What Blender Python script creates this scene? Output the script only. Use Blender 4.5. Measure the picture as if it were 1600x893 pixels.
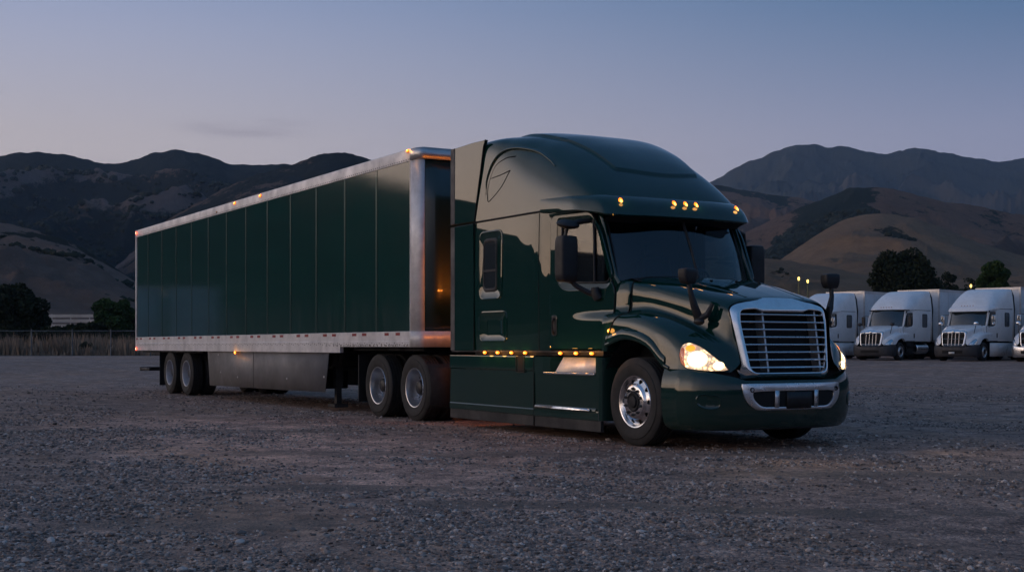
import bpy, bmesh, math, random
import numpy as np
from mathutils import Vector, Matrix
from mathutils.bvhtree import BVHTree

# ------------------------------------------------------------------ scene, camera, sky, sun, exposure
for o in list(bpy.data.objects):
    bpy.data.objects.remove(o, do_unlink=True)
scene = bpy.context.scene
COL = scene.collection
random.seed(7)
RNG = np.random.default_rng(11)

TH = math.radians(30.7)
FPX = 2010.0
RX, RY = math.sin(TH), math.cos(TH)            # camera's right, on the ground
DX, DY = -math.cos(TH), math.sin(TH)           # camera's view direction, on the ground
CX, CY, CH = 11.895, -9.894, 1.14

cam = bpy.data.cameras.new('camera')
cam.sensor_width = 36
cam.lens = FPX / 1600 * 36
cam.shift_y = 0.0584
cam.clip_end = 30000
camo = bpy.data.objects.new('camera', cam)
COL.objects.link(camo)
camo.location = (CX, CY, CH)
camo.rotation_euler = Vector((DX, DY, 0)).to_track_quat('-Z', 'Y').to_euler()
scene.camera = camo

GLOW = Vector((-0.50, -0.87, 0)).normalized()   # where the sun went down


def build_world():
    w = bpy.data.worlds.new('World')
    scene.world = w
    w.use_nodes = True
    nt = w.node_tree
    nt.nodes.clear()
    N, L = nt.nodes.new, nt.links.new
    out = N('ShaderNodeOutputWorld')
    bg = N('ShaderNodeBackground')
    bg.inputs['Strength'].default_value = 1.0
    tc = N('ShaderNodeTexCoord')
    sx = N('ShaderNodeSeparateXYZ')
    L(tc.outputs['Generated'], sx.inputs[0])

    def m(op, a, b=None, clamp=False):
        n = N('ShaderNodeMath'); n.operation = op; n.use_clamp = clamp
        for i, v in enumerate((a, b)):
            if v is None: continue
            if isinstance(v, (int, float)): n.inputs[i].default_value = v
            else: L(v, n.inputs[i])
        return n.outputs[0]
    dot = N('ShaderNodeVectorMath'); dot.operation = 'DOT_PRODUCT'
    L(tc.outputs['Generated'], dot.inputs[0])
    dot.inputs[1].default_value = GLOW

    def ramp(fac, stops):
        r = N('ShaderNodeValToRGB')
        r.color_ramp.interpolation = 'CARDINAL'
        els = r.color_ramp.elements
        els[0].position = stops[0][0]; els[0].color = (*stops[0][1], 1)
        els[1].position = stops[-1][0]; els[1].color = (*stops[-1][1], 1)
        for p, c in stops[1:-1]:
            e = els.new(p); e.color = (*c, 1)
        L(fac, r.inputs[0])
        return r.outputs[0]
    elev = m('MAXIMUM', sx.outputs[2], 0.0)
    es = m('SQRT', elev)
    # three azimuth bands: away from the glow (blue), side, towards the glow (peach)
    far = ramp(es, [(0.0, (.40, .38, .46)), (.22, (.37, .36, .47)), (.396, (.265, .300, .46)), (.505, (.068, .160, .320)), (.75, (.058, .145, .30)), (1.0, (.050, .13, .28))])
    side = ramp(es, [(0.0, (.66, .54, .50)), (.22, (.63, .54, .52)), (.396, (.56, .51, .545)), (.505, (.335, .390, .575)), (.75, (.13, .225, .42)), (1.0, (.050, .13, .28))])
    glow = ramp(es, [(0.0, (1.0, .62, .36)), (.22, (.98, .66, .44)), (.36, (.88, .67, .54)), (.5, (.68, .60, .60)), (.70, (.42, .44, .55)), (.86, (.17, .23, .37)), (1.0, (.050, .13, .28))])

    def mr(v, a, b):
        n = N('ShaderNodeMapRange'); n.interpolation_type = 'SMOOTHSTEP'
        n.inputs['From Min'].default_value = a; n.inputs['From Max'].default_value = b
        L(v, n.inputs['Value'])
        return n.outputs['Result']

    def mix(f, a, b):
        n = N('ShaderNodeMix'); n.data_type = 'RGBA'
        L(f, n.inputs[0]); L(a, n.inputs[6]); L(b, n.inputs[7])
        return n.outputs[2]
    c = mix(mr(dot.outputs['Value'], -.55, .42), far, side)
    c2 = mix(mr(dot.outputs['Value'], .35, .80), c, glow)
    sc = N('ShaderNodeMix'); sc.data_type = 'RGBA'; sc.blend_type = 'MULTIPLY'
    # the afterglow is several times brighter than the sky opposite it
    gain = m('ADD', 1.0, m('MULTIPLY', m('MULTIPLY', mr(dot.outputs['Value'], .40, .92), mr(m('SUBTRACT', .42, elev), 0.0, .34)), 2.4))
    sv = N('ShaderNodeVectorMath'); sv.operation = 'SCALE'
    L(c2, sv.inputs[0]); L(gain, sv.inputs['Scale'])
    # a thin smear of cloud low in the sky
    mp = N('ShaderNodeMapping'); mp.inputs['Scale'].default_value = (2.2, 2.2, 26.0)
    L(tc.outputs['Generated'], mp.inputs[0])
    no = N('ShaderNodeTexNoise'); no.inputs['Scale'].default_value = 2.6; no.inputs['Detail'].default_value = 5; no.inputs['Roughness'].default_value = .55
    L(mp.outputs[0], no.inputs['Vector'])
    cdir = Vector(((390 - 800) / FPX * RX + DX, (390 - 800) / FPX * RY + DY, (540 - 200) / FPX)).normalized()
    sub = N('ShaderNodeVectorMath'); sub.operation = 'SUBTRACT'
    L(tc.outputs['Generated'], sub.inputs[0]); sub.inputs[1].default_value = cdir
    mp2 = N('ShaderNodeMapping'); mp2.inputs['Scale'].default_value = (17.0, 17.0, 120.0)
    L(sub.outputs[0], mp2.inputs[0])
    ln = N('ShaderNodeVectorMath'); ln.operation = 'LENGTH'; L(mp2.outputs[0], ln.inputs[0])
    blob = mr(m('SUBTRACT', 1.25, ln.outputs['Value']), 0.0, 1.0)
    wisp = m('MULTIPLY', m('MULTIPLY', blob, mr(no.outputs[0], .32, .62)), .60)
    # very faint streaks elsewhere near the horizon
    band = m('MULTIPLY', mr(m('SUBTRACT', .24, elev), 0.0, .16), mr(no.outputs[0], .5, .8))
    streak = m('MULTIPLY', band, .16)
    tot = m('MAXIMUM', wisp, streak)
    cm = N('ShaderNodeMix'); cm.data_type = 'RGBA'
    L(tot, cm.inputs[0]); L(sv.outputs[0], cm.inputs[6]); cm.inputs[7].default_value = (.27, .245, .31, 1)
    # a little of the physical twilight sky on top
    sky = N('ShaderNodeTexSky'); sky.sky_type = 'NISHITA'; sky.sun_disc = False
    sky.sun_elevation = math.radians(1.0)
    sky.sun_rotation = math.atan2(GLOW.x, GLOW.y)
    sk = N('ShaderNodeVectorMath'); sk.operation = 'SCALE'; sk.inputs['Scale'].default_value = 0.008
    L(sky.outputs[0], sk.inputs[0])
    ad = N('ShaderNodeVectorMath'); ad.operation = 'ADD'
    L(cm.outputs[2], ad.inputs[0]); L(sk.outputs[0], ad.inputs[1])
    L(ad.outputs[0], bg.inputs['Color'])
    L(bg.outputs[0], out.inputs[0])


build_world()

sun = bpy.data.lights.new('sun', 'SUN')
sun.energy = 0.10
sun.angle = math.radians(24)
sun.color = (1.0, .70, .50)
suno = bpy.data.objects.new('sun', sun)
COL.objects.link(suno)
suno.rotation_euler = (-(GLOW * math.cos(math.radians(9)) + Vector((0, 0, math.sin(math.radians(9)))))).to_track_quat('-Z', 'Y').to_euler()

vs = scene.view_settings
vs.view_transform = 'Standard'; vs.look = 'None'; vs.gamma = 1; vs.exposure = 0; vs.use_curve_mapping = False
scene.cycles.use_denoising = True
scene.cycles.max_bounces = 6
scene.cycles.sample_clamp_indirect = 6.0
scene.cycles.caustics_reflective = False
scene.cycles.caustics_refractive = False

# ------------------------------------------------------------------ materials


class Mat:
    def __init__(self, name):
        self.m = bpy.data.materials.new(name)
        self.m.use_nodes = True
        self.nt = self.m.node_tree
        self.p = self.nt.nodes['Principled BSDF']

    def n(self, t, **kw):
        x = self.nt.nodes.new(t)
        for k, v in kw.items(): setattr(x, k, v)
        return x

    def l(self, a, b): self.nt.links.new(a, b)

    def set(self, **kw):
        for k, v in kw.items():
            self.p.inputs[k.replace('_', ' ')].default_value = v
        return self

    def noise(self, scale, detail=4, rough=.5, coord='Object', mapping=None, kind='ShaderNodeTexNoise'):
        tc = self.n('ShaderNodeTexCoord')
        src = tc.outputs[coord]
        if mapping:
            mp = self.n('ShaderNodeMapping'); mp.inputs['Scale'].default_value = mapping
            self.l(src, mp.inputs[0]); src = mp.outputs[0]
        t = self.n(kind); t.inputs['Scale'].default_value = scale
        if kind == 'ShaderNodeTexNoise':
            t.inputs['Detail'].default_value = detail; t.inputs['Roughness'].default_value = rough
        self.l(src, t.inputs['Vector'])
        return t

    def ramp(self, fac, stops, interp='LINEAR'):
        r = self.n('ShaderNodeValToRGB'); r.color_ramp.interpolation = interp
        e = r.color_ramp.elements
        e[0].position, e[0].color = stops[0][0], (*stops[0][1], 1)
        e[1].position, e[1].color = stops[-1][0], (*stops[-1][1], 1)
        for p, c in stops[1:-1]:
            q = e.new(p); q.color = (*c, 1)
        self.l(fac, r.inputs[0])
        return r.outputs[0]

    def mix(self, f, a, b, mode='MIX'):
        n = self.n('ShaderNodeMix', data_type='RGBA', blend_type=mode)
        for i, v in ((0, f), (6, a), (7, b)):
            if isinstance(v, (int, float)): n.inputs[i].default_value = v
            elif isinstance(v, tuple): n.inputs[i].default_value = (*v, 1)
            else: self.l(v, n.inputs[i])
        return n.outputs[2]

    def math(self, op, a, b=None, clamp=False):
        n = self.n('ShaderNodeMath', operation=op, use_clamp=clamp)
        for i, v in enumerate((a, b)):
            if v is None: continue
            if isinstance(v, (int, float)): n.inputs[i].default_value = v
            else: self.l(v, n.inputs[i])
        return n.outputs[0]

    def bump(self, h, strength=.3, dist=.02):
        b = self.n('ShaderNodeBump'); b.inputs['Strength'].default_value = strength; b.inputs['Distance'].default_value = dist
        self.l(h, b.inputs['Height']); self.l(b.outputs[0], self.p.inputs['Normal'])
        return b


def simple(name, col, rough=.5, metal=0.0, coat=0.0, grime=0.0, gscale=3.0, bump=0.0, bscale=20, coat_rough=.03, **kw):
    M = Mat(name)
    M.set(Roughness=rough, Metallic=metal, **kw)
    M.p.inputs['Coat Weight'].default_value = coat
    M.p.inputs['Coat Roughness'].default_value = coat_rough
    M.p.inputs['Base Color'].default_value = (*col, 1)
    if grime:
        t = M.noise(gscale, 6, .65)
        c = M.ramp(t.outputs[0], [(.35, tuple(v * (1 - grime) for v in col)), (.65, tuple(min(1, v * (1 + grime * .4)) for v in col))])
        M.l(c, M.p.inputs['Base Color'])
        r = M.ramp(t.outputs[0], [(.3, (min(1, rough * 1.5),) * 3), (.7, (rough * .8,) * 3)])
        M.l(r, M.p.inputs['Roughness'])
    if bump:
        t2 = M.noise(bscale, 3, .5)
        M.bump(t2.outputs[0], bump, .01)
    return M.m


def emis(name, col, strength, base=(.5, .2, .02)):
    M = Mat(name)
    M.set(Roughness=.2)
    M.p.inputs['Base Color'].default_value = (*base, 1)
    M.p.inputs['Emission Color'].default_value = (*col, 1)
    M.p.inputs['Emission Strength'].default_value = strength
    return M.m


def paint_green():
    M = Mat('green_paint')
    M.set(Metallic=0, Roughness=.40)
    M.p.inputs['Specular IOR Level'].default_value = 0
    t = M.noise(2.5, 5, .6)
    geo = M.n('ShaderNodeNewGeometry'); sp = M.n('ShaderNodeSeparateXYZ'); M.l(geo.outputs['Position'], sp.inputs[0])
    # road dust that settles low on the body
    low = M.n('ShaderNodeMapRange'); low.inputs['From Min'].default_value = 1.0; low.inputs['From Max'].default_value = .1
    M.l(sp.outputs[2], low.inputs['Value'])
    d = M.math('MULTIPLY', M.math('MULTIPLY', low.outputs[0], .30), t.outputs[0])
    M.l(M.mix(d, (.0035, .031, .0240), (.075, .068, .062)), M.p.inputs['Base Color'])
    M.p.inputs['Coat Weight'].default_value = 1.0
    M.p.inputs['Coat IOR'].default_value = 1.62
    M.l(M.math('MULTIPLY_ADD', d, .6) if False else M.math('ADD', M.math('MULTIPLY', d, .9), .018), M.p.inputs['Coat Roughness'])
    # gentle orange peel / panel waviness
    w = M.noise(1.3, 2, .5)
    M.bump(w.outputs[0], .10, .03)
    return M.m


def trailer_green():
    M = Mat('trailer_green_panel')
    M.set(Metallic=0, Roughness=.45)
    M.p.inputs['Specular IOR Level'].default_value = 0
    t = M.noise(1.2, 6, .65, mapping=(.5, 1, 2.5))
    fine = M.noise(14, 5, .7, mapping=(1.5, 1, .3))
    M.l(M.mix(M.math('MULTIPLY', M.ramp(fine.outputs[0], [(.45, (0, 0, 0)), (.7, (1, 1, 1))]), .35),
              M.ramp(t.outputs[0], [(.3, (.0040, .034, .026)), (.7, (.007, .050, .039))]), (.02, .05, .043)), M.p.inputs['Base Color'])
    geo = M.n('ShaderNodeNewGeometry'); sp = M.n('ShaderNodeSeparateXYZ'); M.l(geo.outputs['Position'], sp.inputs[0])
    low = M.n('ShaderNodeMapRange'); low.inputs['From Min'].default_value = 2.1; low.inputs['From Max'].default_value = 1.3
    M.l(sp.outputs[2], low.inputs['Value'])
    st = M.noise(2.4, 6, .75, mapping=(2.6, 1, .55))  # pale streaks low on the panels paint in the reflection of grass
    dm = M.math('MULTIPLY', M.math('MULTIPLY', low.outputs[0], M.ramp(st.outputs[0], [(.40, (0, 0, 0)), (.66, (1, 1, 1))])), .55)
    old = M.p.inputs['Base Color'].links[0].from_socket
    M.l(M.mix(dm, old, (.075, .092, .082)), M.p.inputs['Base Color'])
    M.p.inputs['Coat Weight'].default_value = 1
    M.p.inputs['Coat IOR'].default_value = 1.56
    r = M.ramp(t.outputs[0], [(.3, (.10,) * 3), (.7, (.05,) * 3)])
    M.l(r, M.p.inputs['Coat Roughness'])
    w = M.noise(1.0, 4, .5, mapping=(3.4, 1, .9))
    M.bump(w.outputs[0], .30, .02)
    return M.m


def aluminium(name, col=(.62, .62, .63), rough=.38, streak=(1, 1, 14), grime=.25):
    M = Mat(name)
    M.set(Metallic=.85)
    t = M.noise(4, 5, .6, mapping=streak)
    g = M.noise(1.3, 6, .7)
    c = M.mix(M.ramp(g.outputs[0], [(.42, (0, 0, 0)), (.75, (1, 1, 1))]), M.ramp(t.outputs[0], [(.3, tuple(v * (1 - grime) for v in col)), (.7, col)]), tuple(v * .62 for v in col))
    M.l(c, M.p.inputs['Base Color'])
    M.l(M.ramp(t.outputs[0], [(.3, (rough * 1.2,) * 3), (.7, (rough * .8,) * 3)]), M.p.inputs['Roughness'])
    return M.m


M_GREEN = paint_green()
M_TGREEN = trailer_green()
M_ALU = aluminium('aluminium_rail', (.78, .75, .74), .42)
M_ALUP = simple('painted_rail', (.74, .71, .70), .42, .30, grime=.28, gscale=2.2)
M_CHROME = simple('chrome', (.86, .87, .88), .07, 1.0, grime=.08, gscale=8)
M_WHEELALU = aluminium('wheel_aluminium', (.74, .74, .76), .30, (1, 1, 1), .3)
M_KICK = simple('brushed_step_plate', (.85, .84, .83), .5, .4, grime=.15, gscale=9)
M_POL = simple('polished_aluminium', (.80, .80, .81), .16, 1.0, grime=.18, gscale=14)
M_BARS = simple('satin_chrome', (.78, .79, .81), .26, 1.0, grime=.15)
M_BLACK = simple('black_plastic', (.014, .014, .016), .45, grime=.3)
M_DARK = simple('dark_chassis', (.010, .010, .011), .7, grime=.4)
M_SEAM = simple('seam_black', (.004, .004, .004), .8)
M_RUB = simple('rubber_trim', (.035, .033, .032), .6, grime=.3)
M_EXT = simple('extender_rubber', (.115, .105, .10), .6, grime=.3)
M_SKIRT = simple('trailer_skirt_panel', (.165, .158, .157), .5, grime=.30, gscale=1.1, bump=.1, bscale=3)
M_STEEL = simple('worn_steel', (.07, .065, .062), .55, .5, grime=.4)
M_WHITE = simple('white_paint', (.88, .89, .90), .28, 0, .6, grime=.10, gscale=1.5)
M_WPANEL = simple('white_panel', (.74, .75, .77), .4, grime=.18, gscale=.7)
M_GREYB = simple('grey_bumper', (.035, .035, .04), .5, grime=.3)
M_SEAT = simple('seat_cloth', (.025, .025, .028), .85)
M_DASH = simple('dashboard_plastic', (.009, .009, .010), .6)
M_REDR = simple('red_reflector', (.30, .02, .02), .3, grime=.2)
M_WREF = simple('white_reflector', (.62, .60, .58), .3)
M_PLATE = simple('plate_white', (.7, .7, .68), .4)
M_AMBER = emis('amber_lamp', (1.0, .18, .010), 3.2)
M_AMBERHOT = emis('amber_bulb', (1.0, .42, .07), 6.0)
M_CABLAMP = emis('rear_cab_amber', (1.0, .30, .03), 26.0)
M_REDL = emis('red_lamp', (1.0, .10, .04), 5.0, (.5, .02, .02))
M_HEAD = emis('headlamp_bulb', (1.0, .72, .36), 16.0, (.8, .8, .8))
M_WARM = emis('yellow_lamp', (1.0, .66, .16), 3.2)


def glass(name, tint=(.55, .6, .6), trans=.35, rough=.02):
    M = Mat(name)
    nt = M.nt
    nt.nodes.remove(M.p)
    out = [n for n in nt.nodes if n.type == 'OUTPUT_MATERIAL'][0]
    tr = M.n('ShaderNodeBsdfTransparent'); tr.inputs[0].default_value = (*tint, 1)
    gl = M.n('ShaderNodeBsdfGlossy'); gl.inputs['Roughness'].default_value = rough; gl.inputs[0].default_value = (1, 1, 1, 1)
    ge = M.n('ShaderNodeNewGeometry')
    dt = M.n('ShaderNodeVectorMath', operation='DOT_PRODUCT'); M.l(ge.outputs['Incoming'], dt.inputs[0]); M.l(ge.outputs['Normal'], dt.inputs[1])
    f = M.math('ADD', M.math('MULTIPLY', M.math('POWER', M.math('SUBTRACT', 1.0, M.math('ABSOLUTE', dt.outputs['Value'])), 5.0), .92), .075)
    mx = M.n('ShaderNodeMixShader')
    M.l(f, mx.inputs[0]); M.l(tr.outputs[0], mx.inputs[1]); M.l(gl.outputs[0], mx.inputs[2])
    M.l(mx.outputs[0], out.inputs[0])
    return M.m


M_GLASS = glass('windscreen_glass', (.36, .56, .70))
M_SGLASS = glass('side_glass', (.55, .60, .60))
M_LENS = glass('headlamp_lens', (.95, .95, .95))
M_DGLASS = simple('dark_glass', (.012, .016, .018), .05, 0, 1.0)
M_DGLASS.node_tree.nodes['Principled BSDF'].inputs['IOR'].default_value = 1.7


def tyre_mat():
    M = Mat('tyre_rubber')
    t = M.noise(9, 5, .65)
    M.l(M.ramp(t.outputs[0], [(.3, (.012, .0115, .011)), (.7, (.030, .027, .025))]), M.p.inputs['Base Color'])
    M.set(Roughness=.75)
    b = M.noise(60, 2, .5)
    M.bump(b.outputs[0], .25, .004)
    return M.m


M_TYRE = tyre_mat()


def reflector_mat():
    """Inside of a headlamp: bright metal lit by its own bulbs."""
    M = Mat('headlamp_reflector')
    M.set(Metallic=1.0, Roughness=.25)
    M.p.inputs['Base Color'].default_value = (.85, .8, .7, 1)
    v = M.noise(22, kind='ShaderNodeTexVoronoi')
    r = M.ramp(v.outputs['Distance'], [(.0, (1.0, .74, .40)), (.28, (.62, .40, .17)), (.55, (.16, .085, .03))])
    M.l(r, M.p.inputs['Emission Color'])
    M.p.inputs['Emission Strength'].default_value = 3.2
    M.bump(v.outputs['Distance'], .6, .02)
    return M.m


M_REFL = reflector_mat()
M_BOWL = emis('headlamp_bowl', (1.0, .76, .42), 2.8, (.6, .5, .3))  # glow around the bulbs, given to the bowl as emission

# ------------------------------------------------------------------ mesh helpers
def obj(name, verts, faces, mat, parent=None, smooth=35, bevel=0, solid=0, loc=None):
    me = bpy.data.meshes.new(name)
    me.from_pydata([tuple(v) for v in verts], [], faces)
    me.materials.append(mat)
    bm = bmesh.new(); bm.from_mesh(me)
    bmesh.ops.remove_doubles(bm, verts=bm.verts, dist=1e-5)
    bmesh.ops.recalc_face_normals(bm, faces=bm.faces)
    bm.to_mesh(me); bm.free()
    me.polygons.foreach_set('use_smooth', [True] * len(me.polygons))
    if smooth < 180: me.set_sharp_from_angle(angle=math.radians(smooth))
    o = bpy.data.objects.new(name, me)
    COL.objects.link(o)
    if parent: o.parent = parent
    if loc is not None: o.location = loc
    if solid:
        s = o.modifiers.new('solid', 'SOLIDIFY'); s.thickness = solid; s.offset = 0
    if bevel:
        b = o.modifiers.new('bevel', 'BEVEL'); b.width = bevel; b.segments = 2; b.limit_method = 'ANGLE'; b.angle_limit = math.radians(40)
    return o


def empty(name, loc, label=None, cat=None, group=None, rotz=0, parent=None):
    o = bpy.data.objects.new(name, None)
    COL.objects.link(o)
    o.location = loc
    o.rotation_euler = (0, 0, rotz)
    o.empty_display_size = .3
    if label: o['label'] = label
    if cat: o['category'] = cat
    if group: o['group'] = group
    if parent: o.parent = parent
    return o


def tag(o, label, cat, group=None):
    o['label'] = label; o['category'] = cat
    if group: o['group'] = group
    return o


class MB:
    def __init__(s): s.v = []; s.f = []

    def add(s, v, f):
        b = len(s.v)
        s.v += [tuple(p) for p in v]
        s.f += [tuple(i + b for i in q) for q in f]
        return s

    def box(s, c, d, rot=None):
        x, y, z = (k / 2 for k in d)
        P = [Vector((a * x, b * y, e * z)) for a in (-1, 1) for b in (-1, 1) for e in (-1, 1)]
        if rot: P = [rot @ p for p in P]
        P = [p + Vector(c) for p in P]
        return s.add(P, [(0, 1, 3, 2), (4, 6, 7, 5), (0, 4, 5, 1), (2, 3, 7, 6), (0, 2, 6, 4), (1, 5, 7, 3)])

    def bb(s, x0, x1, y0, y1, z0, z1):
        return s.box(((x0 + x1) / 2, (y0 + y1) / 2, (z0 + z1) / 2), (abs(x1 - x0), abs(y1 - y0), abs(z1 - z0)))

    def grid(s, rows, cu=False, cv=False, cap=False):
        n, m_ = len(rows), len(rows[0])
        v = [p for r in rows for p in r]
        f = []
        for i in range(n if cu else n - 1):
            for j in range(m_ if cv else m_ - 1):
                a, b = i * m_ + j, i * m_ + (j + 1) % m_
                c, d = ((i + 1) % n) * m_ + (j + 1) % m_, ((i + 1) % n) * m_ + j
                f.append((a, b, c, d))
        if cap:
            f.append(tuple(range(m_))); f.append(tuple((n - 1) * m_ + j for j in reversed(range(m_))))
        return s.add(v, f)

    def tube(s, path, r, n=8, closed=False, cap=True, up=Vector((0, 0, 1))):
        path = [Vector(p) for p in path]
        rows = []
        k = len(path)
        for i, p in enumerate(path):
            a = path[(i - 1) % k] if (i or closed) else p
            b = path[(i + 1) % k] if (i < k - 1 or closed) else p
            t = (b - a).normalized()
            u = t.cross(up)
            if u.length < 1e-3: u = t.cross(Vector((1, 0, 0)))
            u.normalize(); w = u.cross(t)
            rr = r[i] if isinstance(r, list) else r
            ru, rw = rr if isinstance(rr, (list, tuple)) else (rr, rr)
            rows.append([p + u * ru * math.cos(2 * math.pi * j / n) + w * rw * math.sin(2 * math.pi * j / n) for j in range(n)])
        return s.grid(rows, cu=closed, cv=True, cap=cap and not closed)

    def lathe(s, prof, c=(0, 0, 0), n=48, axis='y', a0=0, a1=2 * math.pi):
        full = abs(a1 - a0 - 2 * math.pi) < 1e-6
        rows = []
        for y, r in prof:
            row = []
            for j in range(n if full else n + 1):
                a = a0 + (a1 - a0) * j / n
                if axis == 'y': p = (c[0] + r * math.cos(a), c[1] + y, c[2] + r * math.sin(a))
                elif axis == 'z': p = (c[0] + r * math.cos(a), c[1] + r * math.sin(a), c[2] + y)
                else: p = (c[0] + y, c[1] + r * math.cos(a), c[2] + r * math.sin(a))
                row.append(p)
            rows.append(row)
        return s.grid(rows, cv=full)

    def prism(s, poly, fn0, fn1):
        n = len(poly)
        v = [fn0(*p) for p in poly] + [fn1(*p) for p in poly]
        f = [tuple(range(n)), tuple(reversed(range(n, 2 * n)))] + [(i, (i + 1) % n, n + (i + 1) % n, n + i) for i in range(n)]
        return s.add(v, f)

    def ell(s, c, r, n=12, m_=8, rot=None):
        rows = []
        for i in range(m_ + 1):
            ph = -math.pi / 2 + math.pi * i / m_
            row = []
            for j in range(n):
                a = 2 * math.pi * j / n
                p = Vector((r[0] * math.cos(ph) * math.cos(a), r[1] * math.cos(ph) * math.sin(a), r[2] * math.sin(ph)))
                if rot: p = rot @ p
                row.append(p + Vector(c))
            rows.append(row)
        return s.grid(rows, cv=True)

    def mirror_y(s):
        b = len(s.v)
        s.v += [(x, -y, z) for x, y, z in s.v]
        s.f += [tuple(i + b for i in reversed(q)) for q in s.f]
        return s

    def out(s, name, mat, parent=None, **kw): return obj(name, s.v, s.f, mat, parent, **kw)


def pchip(xs, ys):
    xs = np.array(xs, float); ys = np.array(ys, float)
    if xs[0] > xs[-1]: xs, ys = xs[::-1], ys[::-1]
    h = np.diff(xs); d = np.diff(ys) / h
    m_ = np.zeros_like(ys)
    for i in range(1, len(xs) - 1):
        if d[i - 1] * d[i] > 0:
            w1, w2 = 2 * h[i] + h[i - 1], h[i] + 2 * h[i - 1]
            m_[i] = (w1 + w2) / (w1 / d[i - 1] + w2 / d[i])
    m_[0], m_[-1] = d[0], d[-1]

    def fn(x):
        x = np.clip(x, xs[0], xs[-1])
        i = np.clip(np.searchsorted(xs, x) - 1, 0, len(xs) - 2)
        t = (x - xs[i]) / h[i]
        return (ys[i] * (1 + 2 * t) * (1 - t) ** 2 + m_[i] * h[i] * t * (1 - t) ** 2 + ys[i + 1] * t * t * (3 - 2 * t) + m_[i + 1] * h[i] * t * t * (t - 1))
    return fn


def catmull(P, n, axis=0):
    """P: array of control points along axis 0; returns a refined array."""
    P = np.asarray(P, float)
    out = []
    for i in range(len(P) - 1):
        p0 = P[i - 1] if i else 2 * P[0] - P[1]
        p1, p2 = P[i], P[i + 1]
        p3 = P[i + 2] if i + 2 < len(P) else 2 * P[-1] - P[-2]
        for k in range(n):
            t = k / n
            out.append(.5 * ((2 * p1) + (-p0 + p2) * t + (2 * p0 - 5 * p1 + 4 * p2 - p3) * t * t + (-p0 + 3 * p1 - 3 * p2 + p3) * t ** 3))
    out.append(P[-1])
    return np.array(out)


def roundpoly(pts, r, n=6):
    """2D polygon with rounded corners; r a number or a list."""
    out = []
    k = len(pts)
    for i in range(k):
        p = Vector(pts[i]); a = Vector(pts[i - 1]); b = Vector(pts[(i + 1) % k])
        rr = r[i] if isinstance(r, list) else r
        da, db = (a - p), (b - p)
        ra = min(rr, da.length * .48); rb = min(rr, db.length * .48)
        s = p + da.normalized() * ra; e = p + db.normalized() * rb
        if rr < 1e-4:
            out.append(tuple(p)); continue
        for j in range(n + 1):
            t = j / n
            q = s * (1 - t) ** 2 + p * 2 * t * (1 - t) + e * t * t
            out.append(tuple(q))
    return out


def radial(poly, c, n=96):
    """points of a star-shaped 2D polygon at n angles about c"""
    out = []
    k = len(poly)
    for j in range(n):
        a = 2 * math.pi * j / n
        dx, dy = math.cos(a), math.sin(a)
        best = None
        for i in range(k):
            x1, y1 = poly[i][0] - c[0], poly[i][1] - c[1]
            x2, y2 = poly[(i + 1) % k][0] - c[0], poly[(i + 1) % k][1] - c[1]
            ex, ey = x2 - x1, y2 - y1
            det = dx * (-ey) + ex * dy
            if abs(det) < 1e-12: continue
            t = (x1 * (-ey) + ex * y1) / det
            u = (dx * y1 - dy * x1) / det
            if t > 0 and -1e-9 <= u <= 1 + 1e-9 and (best is None or t > best): best = t
        out.append((c[0] + dx * (best or 0), c[1] + dy * (best or 0)))
    return out


def ringpanel(outer, inner, c, fo, fi, n=128, steps=2):
    """panel with a hole: fo maps the outer loop, fi the inner loop to 3D"""
    mb = MB()
    A, B = radial(outer, c, n), radial(inner, c, n)
    # keep true corners: add outer corner snapping
    for p in outer:
        j = min(range(n), key=lambda q: (A[q][0] - p[0]) ** 2 + (A[q][1] - p[1]) ** 2)
        A[j] = tuple(p)
    mb.grid([[(fo if t < .5 else fi)(a[0] + (b[0] - a[0]) * t, a[1] + (b[1] - a[1]) * t) for a, b in zip(A, B)] for t in (np.linspace(0, 1, steps) if steps > 2 else (0, 1))], cv=True)
    return mb


# ------------------------------------------------------------------ noise for terrain
def _hash(ix, iy, seed):
    h = (ix.astype(np.int64) * 374761393 + iy.astype(np.int64) * 668265263 + seed * 974634777) & 0xffffffff
    h = ((h ^ (h >> 13)) * 1274126177) & 0xffffffff
    return ((h ^ (h >> 16)) & 0xffff) / 65535.0


def vnoise(x, y, seed=0):
    ix, iy = np.floor(x), np.floor(y)
    fx, fy = x - ix, y - iy
    fx = fx * fx * fx * (fx * (fx * 6 - 15) + 10); fy = fy * fy * fy * (fy * (fy * 6 - 15) + 10)
    a = _hash(ix, iy, seed); b = _hash(ix + 1, iy, seed); c = _hash(ix, iy + 1, seed); d = _hash(ix + 1, iy + 1, seed)
    return (a * (1 - fx) + b * fx) * (1 - fy) + (c * (1 - fx) + d * fx) * fy


def fbm(x, y, o=5, seed=0, ridged=False):
    s = 0; a = 1; t = 0
    for i in range(o):
        n = vnoise(x * 2 ** i + 17.3 * i, y * 2 ** i - 9.1 * i, seed + i)
        if ridged: n = 1 - abs(2 * n - 1)
        s = s + a * n; t += a; a *= .5
    return s / t


def gz(r):
    return np.interp(r, [0, 40, 55, 72, 99, 140, 250, 6000], [0, 0, .12, .32, .42, .8, 2.0, 2.0])


def cam_xy(right, depth):
    return CX + right * RX + depth * DX, CY + right * RY + depth * DY


def px(u, depth):
    return cam_xy((u - 800) / FPX * depth, depth)

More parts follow.
